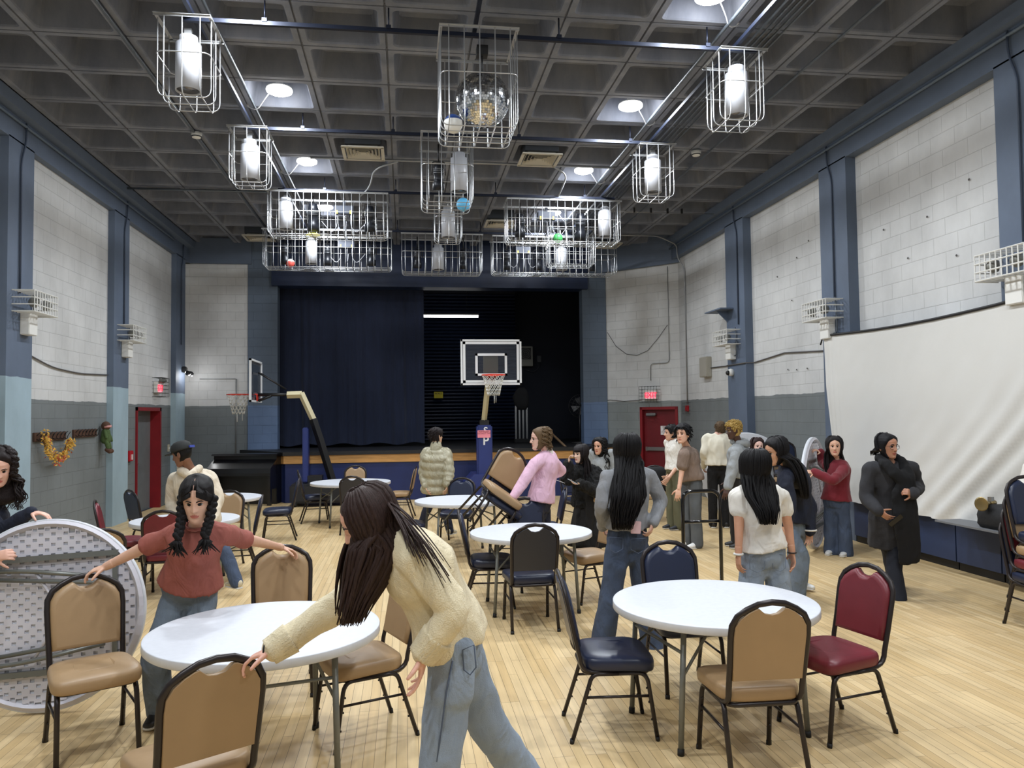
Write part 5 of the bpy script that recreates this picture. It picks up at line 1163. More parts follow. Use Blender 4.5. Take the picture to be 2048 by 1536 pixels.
    if shoes_on:
        sm=mat('shoe_%d_%d_%d'%shoe,shoe,.5,var=.1,vscale=20); so=mat('white_sole',(214,212,206),.6)
        for s in 'LR':
            an=J['an'+s]; kn=J['kn'+s]; td=J.get('toe'+s); td=Vector(td) if td is not None else Vector((f.x,f.y,0)); td.z=td.z if s in () else td.z; td.normalize(); lt=Vector((-td.y,td.x,0)).normalized()
            base=Vector((an.x,an.y,an.z-.075*k)); m=MB()
            m.caps([base+Vector((0,0,.06*k))-td*.04*k,base+Vector((0,0,.055*k))+td*.02*k,base+Vector((0,0,.038*k))+td*.1*k,base+Vector((0,0,.03*k))+td*.16*k],[.037*k,.04*k,.043*k,.034*k],14,lat=lt,rb=[.045*k,.045*k,.03*k,.022*k]); m.caps([base+Vector((0,0,.06))-td*.01,base+Vector((0,0,.1*k))-td*.01],[.04*k,.04*k],12)
            sh_=m.build('shoe',sm,root,loc=hl)
            q=MB().caps([base+Vector((0,0,.01))-td*.05*k,base+Vector((0,0,.01))+td*.1*k,base+Vector((0,0,.012))+td*.165*k],[.038*k,.046*k,.034*k],14,lat=lt,rb=[.013,.013,.012]); q.build('sole',so,sh_)
    # ---- hair
    if hair:
        hm2=hm; H=MB(); st=hair.get('style','short'); sty={'short':st_short,'long':st_long,'bangs':st_bangs}[st]
        vs,fs=hairshell(T,hk,hm2,sty,root,hl,hair.get('T',.014),hair.get('lump',.004),hair.get('freq',30)); H.add(vs,fs,True)
        if hair.get('tuft'): tufts(H,T,hk,sty,**hair['tuft'])
        if hair.get('guide'):
            if hair.get('mass',1): mass(H,T,hk,hair['guide'],hair.get('mf',.8),hair.get('back',.05))
            locks(H,T,hk,hair['guide'],**hair.get('locks',{}))
        if hair.get('extra'): hair['extra'](H,T,hk)
        H.build('hair',hm2,root,loc=hl)
    return root,T,hl,spine
def auto(x,y,h,heading,Jover=None,lean=(0,0),sex='f',arm=None):
    """upright default joints; heading = direction faced (dx,dy)"""
    k=h/1.7; f=Vector((heading[0],heading[1],0)).normalized(); r=Vector((f.y,-f.x,0)); o=Vector((x,y,0)); L=Vector((lean[0],lean[1],0))
    sw=(.165 if sex=='f' else .185)*k; hw=.088*k
    J=dict(pel=o+Vector((0,0,.93*k)),nb=o+L+Vector((0,0,1.42*k))-f*.01,hd=o+L*1.15+f*.02*k+Vector((0,0,1.585*k)))
    for s,q in (('L',-1),('R',1)):
        J['sh'+s]=o+L+r*q*sw+Vector((0,0,1.37*k)); J['el'+s]=o+L*.7+r*q*(sw+.05*k)+Vector((0,0,1.09*k))-f*.02; J['wr'+s]=o+L*.5+r*q*(sw+.05*k)+Vector((0,0,.85*k))+f*.06
        J['hp'+s]=o+r*q*hw+Vector((0,0,.87*k)); J['kn'+s]=o+r*q*hw*1.05+Vector((0,0,.48*k))+f*.02; J['an'+s]=o+r*q*hw*1.1+Vector((0,0,.075*k)); J['toe'+s]=f.copy()
    if Jover: J.update(Jover)
    return J
m_knit=mat('cream_knit',(226,212,178),.85,var=.05,vscale=20,bump=.5,bscale=180,sheen=.2,fb=.5); m_jl=mat('light_blue_denim',(142,156,174),.8,var=.14,vscale=5,bump=.3,bscale=220,fb=.5); m_jm=mat('mid_blue_denim',(104,117,132),.8,var=.2,vscale=6,bump=.3,bscale=220,fb=.5); m_jd=mat('dark_blue_denim',(60,73,96),.8,var=.2,vscale=6,bump=.3,bscale=220,fb=.5)
m_rust=mat('rust_cotton',(150,84,74),.85,var=.06,vscale=8,bump=.1,bscale=100,fb=.5); m_wht=mat('white_cotton',(226,222,214),.85,var=.03,bump=.1,bscale=80,fb=.5); m_gry=mat('grey_wool',(134,136,140),.9,var=.06,vscale=12,bump=.2,bscale=160,fb=.5); m_hood=mat('heather_grey',(150,154,156),.9,var=.05,vscale=20,bump=.2,bscale=140,fb=.5)
m_crm=mat('cream_fleece',(214,202,182),.9,var=.04,bump=.2,bscale=120,fb=.5); m_puf=mat('khaki_puffer',(168,162,138),.4,var=.1,vscale=10,bump=.15,bscale=30,fb=.7); m_pink=mat('pink_jersey',(226,186,208),.85,var=.04,bump=.1,bscale=100,fb=.5); m_brn=mat('brown_cotton',(128,110,98),.9,var=.05,fb=.5); m_blkc=mat('black_fabric',(18,18,20),.9,var=.1,fb=.5); m_nvy=mat('navy_fabric',(20,26,44),.85,var=.1,fb=.5); m_nvp=mat('navy_trousers',(26,32,52),.85,var=.1,fb=.5)
m_mar=mat('maroon_fleece',(112,20,34),.9,var=.08,sheen=.2,bump=.2,bscale=120); m_coat=mat('charcoal_coat',(46,46,50),.92,var=.08,bump=.2,bscale=120); m_fur=mat('black_fur',(14,14,15),.95,bump=1,bscale=60); m_oliv=mat('olive_trousers',(98,98,76),.85,var=.1); m_gj=mat('washed_grey_denim',(84,88,92),.85,var=.2,vscale=5)
LJ=dict(r=(.088,.07,.062),pad=.012)
WJ=dict(r=(.096,.09,.1),pad=.016,fold=.01)
# --- 1: woman in the cream sweater leaning over the table
J=dict(pel=W(905,1288,3.2),nb=W(792,1082,3.14),chest=W(858,1168,3.17),hd=W(737,1042,3.12),
 shL=W(838,1122,3.0),elL=W(915,1222,2.92),wrL=W(848,1306,2.95),shR=W(782,1128,3.32),elR=W(678,1212,3.38),wrR=W(545,1300,3.31),
 hpL=W(903,1322,3.1),knL=W(884,1500,3.06),anL=W(862,1712,3.12),hpR=W(922,1310,3.3),knR=W(975,1452,3.36),anR=W(1098,1612,3.58),toeL=Vector((-1,.1,0)),toeR=Vector((-1,0,0)))
def p1x(H,T,k):
    # strands blown back over the shoulder
    for q in range(46):
        a=random.random(); p0=T@(Vector((random.uniform(-.08,.05),-.095,random.uniform(-.06,.05)))*k)
        pe=W(815+85*a+random.uniform(-8,8),1090+75*a**1.2+random.uniform(-25,18),2.86+random.uniform(-.03,.02)); md=p0.lerp(pe,.5)+Vector((0,-.03,.045+random.uniform(-.03,.03)))
        pts=[p0*(1-t)**2+md*2*t*(1-t)+pe*t*t for t in [i/10 for i in range(11)]]; rq=random.choice((.003,.004,.007)); H.tube(pts,[rq*(1-i/11)+.001 for i in range(11)],5)
g1=[((.01,-.0,-.1),.098,.13),((-.025,0,-.2),.1,.11),((-.06,0,-.3),.105,.08),((-.085,0,-.385),.1,.06)]
person('woman with long brown hair in a cream sweater bending over the nearest left table',J,k=1.0,sex='f',skin=(222,170,150),face=(-1,-.12),pitch=.5,
 top=dict(m=m_knit,r=(.073,.067,.052),pad=.034,t0=.03,t1=.97,flare=.02,fold=.014,ff=6,cuff=True,name='sweater'),pants=dict(m=m_jl,r=(.1,.085,.08),pad=.012,name='jeans',fold=.008,top=.16,extra=[(W(912,1292,3.08),W(903,1385,3.06),.088,.088),(W(922,1292,3.27),W(932,1370,3.3),.09,.088)]),
 hair=dict(style='long',T=.01,guide=g1,locks=dict(n=260,a0=50,r=.009,wave=.006,back=0),back=0,mf=.68,extra=p1x),hairrgb=(64,46,42),fv=.010,headk=1.02,
 hands=dict(R=dict(d=Vector((-.9,.0,-.25)),pn=Vector((-.2,-.1,-1)),curl=(.5,.55,.6,.62),spread=.06,thumb=.5),L=dict(d=Vector((-.12,.0,-1)),pn=Vector((-1,.2,.1)),curl=(.25,.3,.35,.4),spread=.1)))
_p1=bpy.data.objects['person']
m_seam=mat('dark_seam',(84,96,116),.9)
MB().tube([W(905,1322,2.985),W(893,1380,2.975),W(884,1450,2.975),W(874,1520,2.985),W(866,1600,3.02),W(860,1690,3.05)],.0035,5).build('side_seam',m_seam,_p1,loc=-_p1.location)
MB().tube([W(x,y,2.985) for x,y in ((925,1300),(948,1290),(952,1335),(940,1350),(928,1340))],.003,5,closed=True).build('pocket_stitching',m_seam,_p1,loc=-_p1.location)
wb=W(531,1301,3.31); MB().tube([wb+Vector((.012*math.cos(a)*.3,.03*math.cos(a),.03*math.sin(a))) for a in [2*PI*i/20 for i in range(20)]],.0035,6,closed=True).build('hair_tie',m_bl,label='black hair tie around the wrist of the woman in the cream sweater',cat='hair tie')
# --- 2: girl in rust shirt with two braids
J=dict(pel=W(380,1180,5.12),nb=W(394,1052,4.88),chest=W(388,1110,5.0),hd=W(394,998,4.8),shL=W(448,1068,4.95),elL=W(512,1083,5.4),wrL=W(563,1095,5.82),shR=W(338,1070,4.95),elR=W(272,1103,5.02),wrR=W(212,1133,5.06),
 hpL=W(405,1200,5.12),hpR=W(352,1200,5.12),knL=Vector((-1.3,5.0,.46)),knR=Vector((-1.52,5.0,.46)),anL=Vector((-1.28,5.15,.08)),anR=Vector((-1.54,5.15,.08)),toeL=Vector((.1,-1,0)),toeR=Vector((-.1,-1,0)))
def braids(H,T,k):
    for s,path in ((-1,((365,1000),(363,1022),(362,1045),(359,1066),(353,1084))),(1,((427,996),(424,1020),(419,1045),(413,1064),(409,1080)))):
        P=[W(a,b,4.79-.02*i) for i,(a,b) in enumerate(path)]; P[0]=T@(Vector((s*.08,.0,-.02))*k) if False else P[0]
        D=[]
        for i in range(len(P)-1): D+=[P[i].lerp(P[i+1],t) for t in (0,.25,.5,.75)]
        D.append(P[-1])
        for i,p in enumerate(D[:-2]):
            q=1 if i%2 else -1; H.caps([p+Vector((q*.012,0,.016)),p+Vector((-q*.008,-.006,-.012))],[.021,.018],8)
        for q in range(26): 
            H.tube([D[-2],D[-1]+Vector((random.gauss(0,.02),random.gauss(0,.015),-.01)),D[-1]+Vector((random.gauss(0,.035),random.gauss(0,.02),-.05-random.random()*.04))],[.008,.008,.002],5)
    for q in range(60): # hair drawn over the ears
        s=random.choice((-1,1)); z0=random.uniform(.05,.11); P=[]
        for t in (0,.33,.66,1): 
            z=z0*(1-t)-.03*t; a=math.radians(s*(15+ (105-15)*t) ) if False else s*math.radians(11+99*t); x,y=head_pt(a,z); P.append(T@((Vector((x,y,z))+Vector((x,y,z)).normalized()*.014)*k))
        H.tube(P,[.006,.009,.009,.006],5)
r2,T2_,hl2,_s=person('young woman in a rust t-shirt with two dark braids and outstretched arms',J,k=.97,sex='f',skin=(214,170,146),face=(.08,-1),pitch=.3,
 top=dict(m=m_rust,r=(.064,.064,.05),pad=.02,t0=.1,flare=.05,sleeve=.62,fold=.011,name='t_shirt',neck=1),pants=dict(m=m_jm,r=(.094,.088,.088),pad=.01,name='jeans',top=.2),
 hair=dict(style='long',T=.016,extra=braids),hairrgb=(22,18,20),fv=.011,headk=1.08,
 hands=dict(R=dict(d=Vector((-1,-.1,-.25)),pn=Vector((0,.15,-1)),curl=(.45,.5,.5,.55),spread=.12),L=dict(d=Vector((.8,.45,-.3)),pn=Vector((0,0,-1)),curl=(.45,.5,.5,.55),spread=.12)))
MB().tube([T2_@(Vector(head_pt(0,z)+(z,))*1.08+Vector((.0,.021,.006)) if z<.1 else Vector((0,y,.137)))*1.0 for z,y in ((.075,0),(.09,0),(.11,.03),(.11,-.0),(.11,-.03))],.0016,5).build('parting',mat('parting_skin',(190,150,132),.6),r2,loc=hl2)
# --- 3: person at the left edge holding the tipped table
J=auto(W(-45,1150,6.0).x,6.0,1.62,(.5,-.85),dict(hd=W(-2,935,5.72),nb=W(-28,990,5.8),pel=W(-45,1150,5.95),shL=W(8,1035,5.72),elL=W(28,1052,5.66),wrL=W(62,1024,5.62),shR=W(-75,1030,5.85),elR=W(-80,1110,5.6),wrR=W(-12,1112,5.35)))
J['shL']=W(-35,1020,5.75); J['elL']=W(0,1062,5.7)
g3=[((.0,.02,-.1),.12,.1),((.02,.0,-.22),.13,.1),((.03,0,-.32),.1,.08)]
person('person with curly dark hair and navy sleeve at the left edge, steadying the tipped table',J,k=.97,sex='f',skin=(226,178,158),face=(.4,-.8),pitch=.35,top=dict(m=m_nvy,r=(.062,.056,.044),pad=.02,name='navy_jumper'),pants=dict(m=m_nvp,**LJ),
 hair=dict(style='long',T=.02,guide=g3,locks=dict(n=110,a0=62,r=.009,curly=.014),lump=.01),hairrgb=(38,28,28),headk=1.0,hands=dict(L=dict(d=Vector((1,0,-.15)),pn=Vector((0,0,-1)),curl=(.3,.35,.4,.4)),R=dict(d=Vector((1,0,.1)),pn=Vector((0,1,-.3)),curl=(.8,.8,.8,.8))))
# --- 4: man in cap and cream hoodie, back turned
J=auto(W(398,1048,8.75).x,8.75,1.72,(-.75,.66),dict(pel=W(404,1048,8.8),nb=W(380,940,8.6),hd=W(364,908,8.48),shL=W(350,958,8.7),elL=W(342,1005,8.75),wrL=W(352,1040,8.6),shR=W(420,955,8.75),elR=W(436,1000,8.7),wrR=W(424,1040,8.5),hpL=W(384,1060,8.75),hpR=W(414,1060,8.75),knR=W(452,1108,8.68),anR=W(474,1163,8.6),knL=W(414,1112,8.75),anL=W(428,1157,8.8)))
def hood(rt,hl,nb,col,s=1):
    MB().caps([nb+Vector((-.1*s,.02,.03)),nb+Vector((-.06*s,-.08,-.0)),nb+Vector((.03*s,-.11,-.06)),nb+Vector((.1*s,-.02,.02))],[.04*s,.055*s,.06*s,.04*s],12).build('hood',col,rt,loc=hl)
r,T,hl,_s=person('man in a black cap and cream hoodie seen from behind at the left',J,k=1.0,sex='m',skin=(128,88,68),face=(-.85,.25),pitch=.3,top=dict(m=m_crm,r=(.075,.068,.052),pad=.035,t0=-.02,name='hoodie',fold=.016),pants=dict(m=m_jd,r=(.09,.075,.068),name='jeans'),hair=dict(style='short',T=.006),hairrgb=(20,18,18),headk=1.03,shoe=(200,190,165),eyes_on=False)
hood(r,hl,J['nb'],m_crm)
cp=MB(); pr=[(.096,.018),(.1,.03),(.098,.06),(.085,.095),(.055,.118),(.02,.126),(.004,.127)]; cp.lathe(pr,(0,-.008,.012),28); cp.v=[tuple(T@Vector((x,y*1.12,z))) for x,y,z in cp.v]; cp.build('cap',mat('black_cap',(30,32,32),.8),r,loc=hl)
cb=MB().rings([[(a*s,b*s*.8+.12,z) for a,b in rrect(.075,.06,.05)] for z,s in ((.03,1),(.037,1),(.04,.9))]); cb.v=[tuple(T@Vector(v)) for v in cb.v]; cb.build('cap_brim',MT['black_cap'],r,loc=hl)
bb=MB().box((0,-.13,.045),(.09,.012,.024));bb.v=[tuple(T@Vector(v)) for v in bb.v]; bb.build('cap_strap',mat('royal_blue',(40,60,150),.6),r,loc=hl)
# --- 5: puffer jacket
J=auto(W(872,985,12.1).x,12.1,1.73,(.55,.85),dict(pel=W(872,985,12.1),nb=W(872,896,12.0),hd=W(873,872,12.0),shL=W(853,905,12.1),elL=W(848,945,12.15),wrL=W(852,972,12.0),shR=W(892,905,12.0),elR=W(898,942,11.9),wrR=W(895,968,11.85),hpL=W(863,995,12.1),hpR=W(881,995,12.1),knL=W(852,1025,12.15),anL=W(838,1058,12.3),knR=W(893,1030,12),anR=W(900,1060,11.95)))
r,T,hl,_s=person('person in a khaki puffer jacket walking away before the stage',J,k=1.0,sex='m',skin=(214,172,142),face=(.75,.55),top=dict(m=m_puf,r=(.085,.08,.066),pad=.05,t0=.0,t1=.97,puff=(.022,5.5),fold=.008,name='puffer_jacket'),pants=dict(m=m_nvp,r=(.085,.07,.06)),hair=dict(style='short',T=.022,lump=.008,tuft=dict(n=160,L=.05)),hairrgb=(34,24,24),shoe=(196,190,170),headk=1.0,eyes_on=False)
MB().caps([J['nb']+Vector((0,0,-.03)),J['nb']+Vector((0,0,.05))],[.105,.085],16).build('collar',m_puf,r,loc=hl)
# --- 6: person in pink carrying chairs
J=auto(W(1080,1010,8.85).x,8.85,1.76,(-1,-.2),dict(pel=W(1080,1010,8.85),nb=W(1096,905,8.85),chest=W(1090,950,8.85),hd=W(1080,878,8.8),shL=W(1068,930,8.66),elL=W(1044,968,8.6),wrL=W(1027,993,8.55),shR=W(1104,922,9.0),elR=W(1124,942,9.2),wrR=W(1100,952,9.15),hpL=W(1074,1022,8.75),hpR=W(1088,1022,8.95),knL=W(1072,1075,8.75),anL=W(1072,1140,8.75),knR=W(1092,1075,8.95),anR=W(1094,1135,8.95)))
r,T,hl,_s=person('person in a pink sweater with glasses and pulled back hair carrying two chairs',J,k=1.0,sex='f',skin=(226,184,166),face=(-1,-.06),pitch=.03,top=dict(m=m_pink,r=(.07,.066,.048),pad=.028,t0=.05,name='sweater'),pants=dict(m=m_nvp,r=(.085,.068,.06)),hair=dict(style='long',T=.014,lump=.006,guide=[((.055,.0,-.09),.06,.05),((.05,.0,-.15),.055,.045)],locks=dict(n=60,a0=95,r=.009,curly=.01),mf=.7),hairrgb=(122,98,70),headk=1.06,
 hands=dict(L=dict(d=Vector((-.7,0,-.6)),pn=Vector((.3,.9,-.2)),curl=(.5,.6,.6,.6))))
MB().caps([J['nb']+Vector((-.01,0,-.01)),J['nb']+Vector((-.015,0,.06))],[.074,.064],14).build('shirt_collar',m_wht,r,loc=hl)
def glasses(T,r,hl,k,m,rr=.022):
    g=MB()
    for s in(-1,1): g.tube([T@(Vector((s*.033+rr*math.cos(a),.093-.006*abs(math.cos(a)),-.002+rr*.85*math.sin(a)))*k) for a in [2*PI*i/20 for i in range(20)]],.0022,6,closed=True); g.tube([T@(Vector(p)*k) for p in ((s*.056,.09,.004),(s*.075,.06,.006),(s*.079,-.005,.002))],.002,5)
    g.tube([T@(Vector((x,.098,.0))*k) for x in (-.011,.011)],.002,5); g.build('glasses',m,r,loc=hl)
glasses(T,r,hl,1.06,mat('black_frames',(30,26,28),.3))
pp=J['wrR']; MB().box((0,0,0),(.3,.2,.003),R=Ry(.35)).build('paper',MT['paper_white'],label='white sheet of paper held behind the person in pink',cat='paper',loc=pp+Vector((.02,0,-.03)))
Mc=Matrix.Rotation(math.radians(36),3,'Y')@Rz(math.radians(192)); fp=W(957,1052,8.6)
chair('tan',fp.x,fp.y,0,'tan chair tilted in the arms of the person in pink',z=fp.z,M=Mc)
fp=W(948,1062,8.62); fp=fp+Vector((.06,.05,-.06)); chair('navy',fp.x,fp.y,0,'navy chair nested under the tan chair carried by the person in pink',z=max(.03,fp.z),M=Mc)
# --- 7: girl in black fur jacket with phone
J=auto(W(1170,1000,10.4).x,10.4,1.58,(-.75,-.65),dict(hd=W(1161,908,10.4),nb=W(1168,932,10.45),pel=W(1172,1010,10.5),shR=W(1146,945,10.35),elR=W(1134,962,10.25),wrR=W(1137,928,10.2),shL=W(1192,945,10.4),elL=W(1196,985,10.2),wrL=W(1160,968,10.0)))
g7=[((0,.0,-.1),.1,.07),((0,0,-.24),.12,.08),((0,-.01,-.36),.1,.09),((0,-.02,-.44),.08,.07)]
person('girl with fringe in a black fur jacket and long black skirt holding a phone',J,k=.95,sex='f',skin=(226,190,168),face=(-.85,-.5),pitch=.05,top=dict(m=m_fur,r=(.095,.09,.075),pad=.05,t0=-.02,fold=.02,ff=20,name='fur_jacket'),skirt=dict(z=.06,w=.27,m=m_blkc),pants=dict(m=m_blkc,r=(.08,.06,.05)),hair=dict(style='bangs',T=.016,guide=g7,locks=dict(n=110,a0=72,r=.009)),hairrgb=(34,28,30),headk=1.02,
 hands=dict(R=dict(d=Vector((.1,-.1,1)),pn=Vector((.8,-.4,0)),curl=(.4,.5,.6,.6)),L=dict(d=Vector((-1,-.2,.1)),pn=Vector((0,-.2,1)),curl=(.3,.35,.4,.4))))
q=J['wrL']+Vector((-.1,-.02,.035)); e=empty('phone',q,label='pale phone in the hand of the girl in black fur',cat='phone'); MB().box((0,0,0),(.15,.07,.009),R=Ry(.5),bev=.003).build('case',mat('pale_phone',(200,206,212),.3),e); MB().box((.004,0,.006),(.13,.06,.004),R=Ry(.5)).build('screen',mat('phone_screen',(40,44,50),.1),e)
# --- 8: curly haired girl in grey
J=auto(W(1204,950,11.6).x,11.6,1.6,(-.5,-.85),dict(hd=W(1199,893,11.6),nb=W(1203,913,11.65)))
g8=[((0,0,-.08),.14,.12),((0,0,-.2),.165,.12),((0,0,-.34),.15,.11),((0,0,-.42),.12,.09)]
person('girl with long curly black hair in a grey sweater standing behind the black fur jacket',J,k=.95,sex='f',skin=(206,156,130),face=(-.7,-.7),top=dict(m=m_hood,r=(.07,.06,.05),pad=.02,name='sweater'),pants=dict(m=m_jd,**LJ),hair=dict(style='long',T=.024,lump=.012,guide=g8,locks=dict(n=120,a0=66,r=.009,curly=.014)),hairrgb=(20,18,20),headk=1.04)
bgp=W(1196,1000,10.3); bq=empty('handbag',bgp,label='small tan handbag between the black skirt and the grey sweater',cat='bag'); MB().box((0,0,0),(.16,.08,.1),R=Ry(.5),bev=.015).build('body',mat('tan_leather',(196,170,138),.5),bq); MB().tube([(-.06,-.045,.05),(.05,-.045,-.05)],.006,5).build('strap',m_bl,bq)
# --- 9: woman in grey sweater from the back
J=dict(pel=W(1255,1085,6.15),nb=W(1257,935,6.1),hd=W(1254,900,6.08),shL=W(1215,955,6.05),elL=W(1203,1010,6.0),wrL=W(1205,1052,6.25),shR=W(1297,953,6.15),elR=W(1322,1003,6.2),wrR=W(1306,1045,6.05),
 hpL=W(1235,1102,6.12),hpR=W(1276,1102,6.18),knL=W(1222,1190,6.1),anL=W(1202,1292,6.1),knR=W(1290,1195,6.2),anR=W(1308,1296,6.1),toeL=Vector((-.8,.6,0)),toeR=Vector((.95,.3,0)))
g9=[((.0,-.005,-.1),.098,.055),((-.02,-.07,-.22),.112,.05),((-.05,-.12,-.35),.125,.05),((-.08,-.12,-.47),.11,.045),((-.1,-.12,-.62),.07,.03)]
r,T,hl,_s=person('woman seen from behind in a grey sweater and dark jeans with very long black hair',J,k=1.02,sex='f',skin=(222,176,156),face=(-.15,1),top=dict(m=m_gry,r=(.066,.06,.046),pad=.03,t0=.2,flare=.03,fold=.012,name='sweater'),pants=dict(m=m_jd,r=(.1,.09,.095),pad=.01,top=.26,name='jeans',fold=.01),
 hair=dict(style='long',T=.009,guide=g9,locks=dict(n=210,a0=62,r=.0105,wave=.012),mf=.6),hairrgb=(18,16,19),eyes_on=False,hands=dict(R=dict(d=Vector((-.35,-.1,-1)),pn=Vector((-.8,.5,0)),curl=(.6,.7,.7,.8))),shoe=(28,28,32))
p=W(1272,1055,5.98); MB().box((0,0,0),(.08,.012,.1),R=Ry(.08),bev=.004).build('phone',mat('pink_phone',(226,190,192),.35),label='pale pink phone in the back pocket of the dark jeans',cat='phone',loc=p)
def pocket(root,pts,Y,m=None):
    MB().tube([W(a,b,Y) for a,b in pts],.0028,5,closed=True).build('pocket_stitching',m or mat('stitching',(86,98,122),.9),root,loc=-root.location)
pocket(r,((1218,1074),(1246,1076),(1246,1098),(1231,1106),(1218,1097)),6.005); pocket(r,((1262,1078),(1292,1076),(1292,1098),(1277,1107),(1262,1099)),6.005)
# --- 10, 11: two young men in t-shirts
J=auto(W(1349,950,12.1).x,12.1,1.74,(-1,-.25),dict(hd=W(1342,866,12.1),wrL=W(1338,955,11.85),elL=W(1357,930,12.0),wrR=W(1332,958,12.1),elR=W(1350,925,12.3)))
person('young man in a white t-shirt and olive trousers in profile by the exit door',J,k=1.0,sex='m',skin=(206,160,134),face=(-1,.05),top=dict(m=m_wht,r=(.075,.07,.05),pad=.018,sleeve=.62,name='t_shirt',neck=1),pants=dict(m=m_oliv,r=(.092,.08,.08),pad=.012),hair=dict(style='short',T=.024,lump=.01,tuft=dict(n=170,L=.06,curl=.006)),hairrgb=(22,20,22),headk=1.02,shoe=(36,38,44),nose=1.15)
J=auto(W(1383,950,10.45).x,10.45,1.74,(-.8,-.25),dict(hd=W(1366,868,10.4),nb=W(1374,897,10.5),wrL=W(1358,978,10.2),elL=W(1364,940,10.25),shL=W(1368,910,10.25),shR=W(1386,908,10.75),elR=W(1390,950,10.8),wrR=W(1388,985,10.7)))
person('young man in a brown t-shirt and washed grey jeans looking over his shoulder',J,k=1.03,sex='m',skin=(224,176,150),face=(-.75,-.68),top=dict(m=m_brn,r=(.082,.08,.05),pad=.03,t0=-.06,sleeve=.72,name='t_shirt',neck=1),pants=dict(m=m_gj,r=(.092,.08,.082),pad=.01),hair=dict(style='short',T=.026,lump=.008,tuft=dict(n=240,L=.055,sweep=(0,.2,-.6))),hairrgb=(18,18,22),headk=1.1,shoe=(232,232,230),jaw=1.15)
# --- 12, 13
J=auto(W(1437,950,12.1).x,12.1,1.82,(.2,1),dict(elL=W(1409,905,12.1),wrL=W(1407,932,12.35),hd=W(1441,858,12.1)))
person('man in a cream sweater and black trousers with his back turned, holding the table',J,k=1.05,sex='m',skin=(206,160,140),face=(.5,1),top=dict(m=mat('ivory_knit',(222,216,198),.9,var=.03,bump=.2,bscale=120),r=(.078,.07,.052),pad=.03,t0=.06,name='sweater',fold=.014),pants=dict(m=m_blkc,r=(.09,.075,.07)),hair=dict(style='short',T=.012,tuft=dict(n=130,L=.025,r=.006)),hairrgb=(110,88,64),headk=1.02,eyes_on=False)
J=auto(W(1477,950,10.3).x,10.3,1.8,(-.9,.1),dict(hd=W(1467,861,10.25),nb=W(1478,890,10.3),wrL=W(1455,975,10.05),elL=W(1466,935,10.1),shL=W(1474,905,10.15),shR=W(1492,905,10.5)))
def afro(H,T,k):
    for q in range(420):
        a=random.uniform(0,2*PI); z=random.uniform(-.02,.118); ad=abs(math.degrees((a+PI)%(2*PI)-PI)); x,y=head_pt(a,z)
        if st_short(ad,z,x)<0: continue
        nv=Vector((x,y,z)).normalized(); H.sphere(T@((Vector((x,y,z))+nv*random.uniform(.015,.035))*k),random.uniform(.008,.014)*k,6)
r,T,hl,_s=person('man with short curly blond hair in a grey hoodie and black trousers',J,k=1.04,sex='m',skin=(78,52,42),face=(-1,-.1),pitch=.12,top=dict(m=m_hood,r=(.08,.074,.055),pad=.036,t0=-.02,name='hoodie',fold=.016),pants=dict(m=mat('faded_black',(44,42,42),.9,var=.15),r=(.1,.092,.095),pad=.014),hair=dict(style='short',T=.022,lump=.01,extra=afro),hairrgb=(208,172,96),headk=1.0,shoe=(34,32,32))
MB().caps([J['nb']+Vector((-.09,0,.05)),J['nb']+Vector((0,.06,.06)),J['nb']+Vector((.1,0,.04)),J['nb']+Vector((.08,-.09,.02)),J['nb']+Vector((-.05,-.08,.03))],[.045,.05,.06,.055,.04],12).build('hood',m_hood,r,loc=hl)
# --- 14
J=auto(W(1515,950,11.15).x,11.15,1.52,(-.2,-1),dict(hd=W(1515,893,11.1)))
person('pale girl with auburn hair looking out between the grey hoodie and the dark haired women',J,k=.92,sex='f',skin=(232,192,178),face=(-.1,-1),top=dict(m=m_gry,r=(.06,.055,.045),pad=.016),pants=dict(m=m_jd,**LJ),hair=dict(style='long',T=.014,guide=[((0,.02,-.1),.095,.07),((0,.02,-.25),.1,.07),((0,.02,-.36),.08,.06)],locks=dict(n=80,a0=74)),hairrgb=(58,38,36),headk=1.03)
# --- 15: white tee from the back
J=dict(pel=W(1527,1116,5.5),nb=W(1514,968,5.42),hd=W(1510,935,5.4),shL=W(1476,992,5.42),elL=W(1478,1050,5.42),wrL=W(1477,1108,5.42),shR=W(1563,992,5.45),elR=W(1576,1048,5.48),wrR=W(1584,1105,5.45),hpL=W(1506,1128,5.5),hpR=W(1552,1128,5.5))
for s,x in (('L',-.12),('R',.12)):
    J['kn'+s]=Vector((J['pel'].x+x,5.5,.47)); J['an'+s]=Vector((J['pel'].x+x*1.1,5.5,.08)); J['toe'+s]=Vector((0,1,0))
g15=[((.0,.0,-.09),.1,.06),((.0,-.045,-.2),.11,.05),((.01,-.11,-.3),.085,.035),((.015,-.115,-.4),.05,.02)]
person('woman seen from behind in a white t-shirt and loose light jeans with long black hair',J,k=.96,sex='f',skin=(206,154,126),face=(-.05,1),top=dict(m=m_wht,r=(.068,.066,.05),pad=.026,t0=.15,flare=.05,sleeve=.5,fold=.013,name='t_shirt'),pants=dict(m=m_jl,r=(.098,.098,.108),pad=.012,top=.25,fold=.01,name='jeans'),hair=dict(style='long',T=.009,guide=g15,locks=dict(n=170,a0=62,r=.009,wave=.008),mf=.72),hairrgb=(16,14,17),headk=1.04,eyes_on=False,
 hands=dict(R=dict(d=Vector((.1,-.1,-1)),pn=Vector((-1,0,0)),curl=(.25,.35,.45,.5))))
p15=bpy.data.objects['person.%03d'%(len([o for o in C.objects if o.name.startswith('person')])-1)]; ms=mat('pale_stitching',(112,124,140),.9)
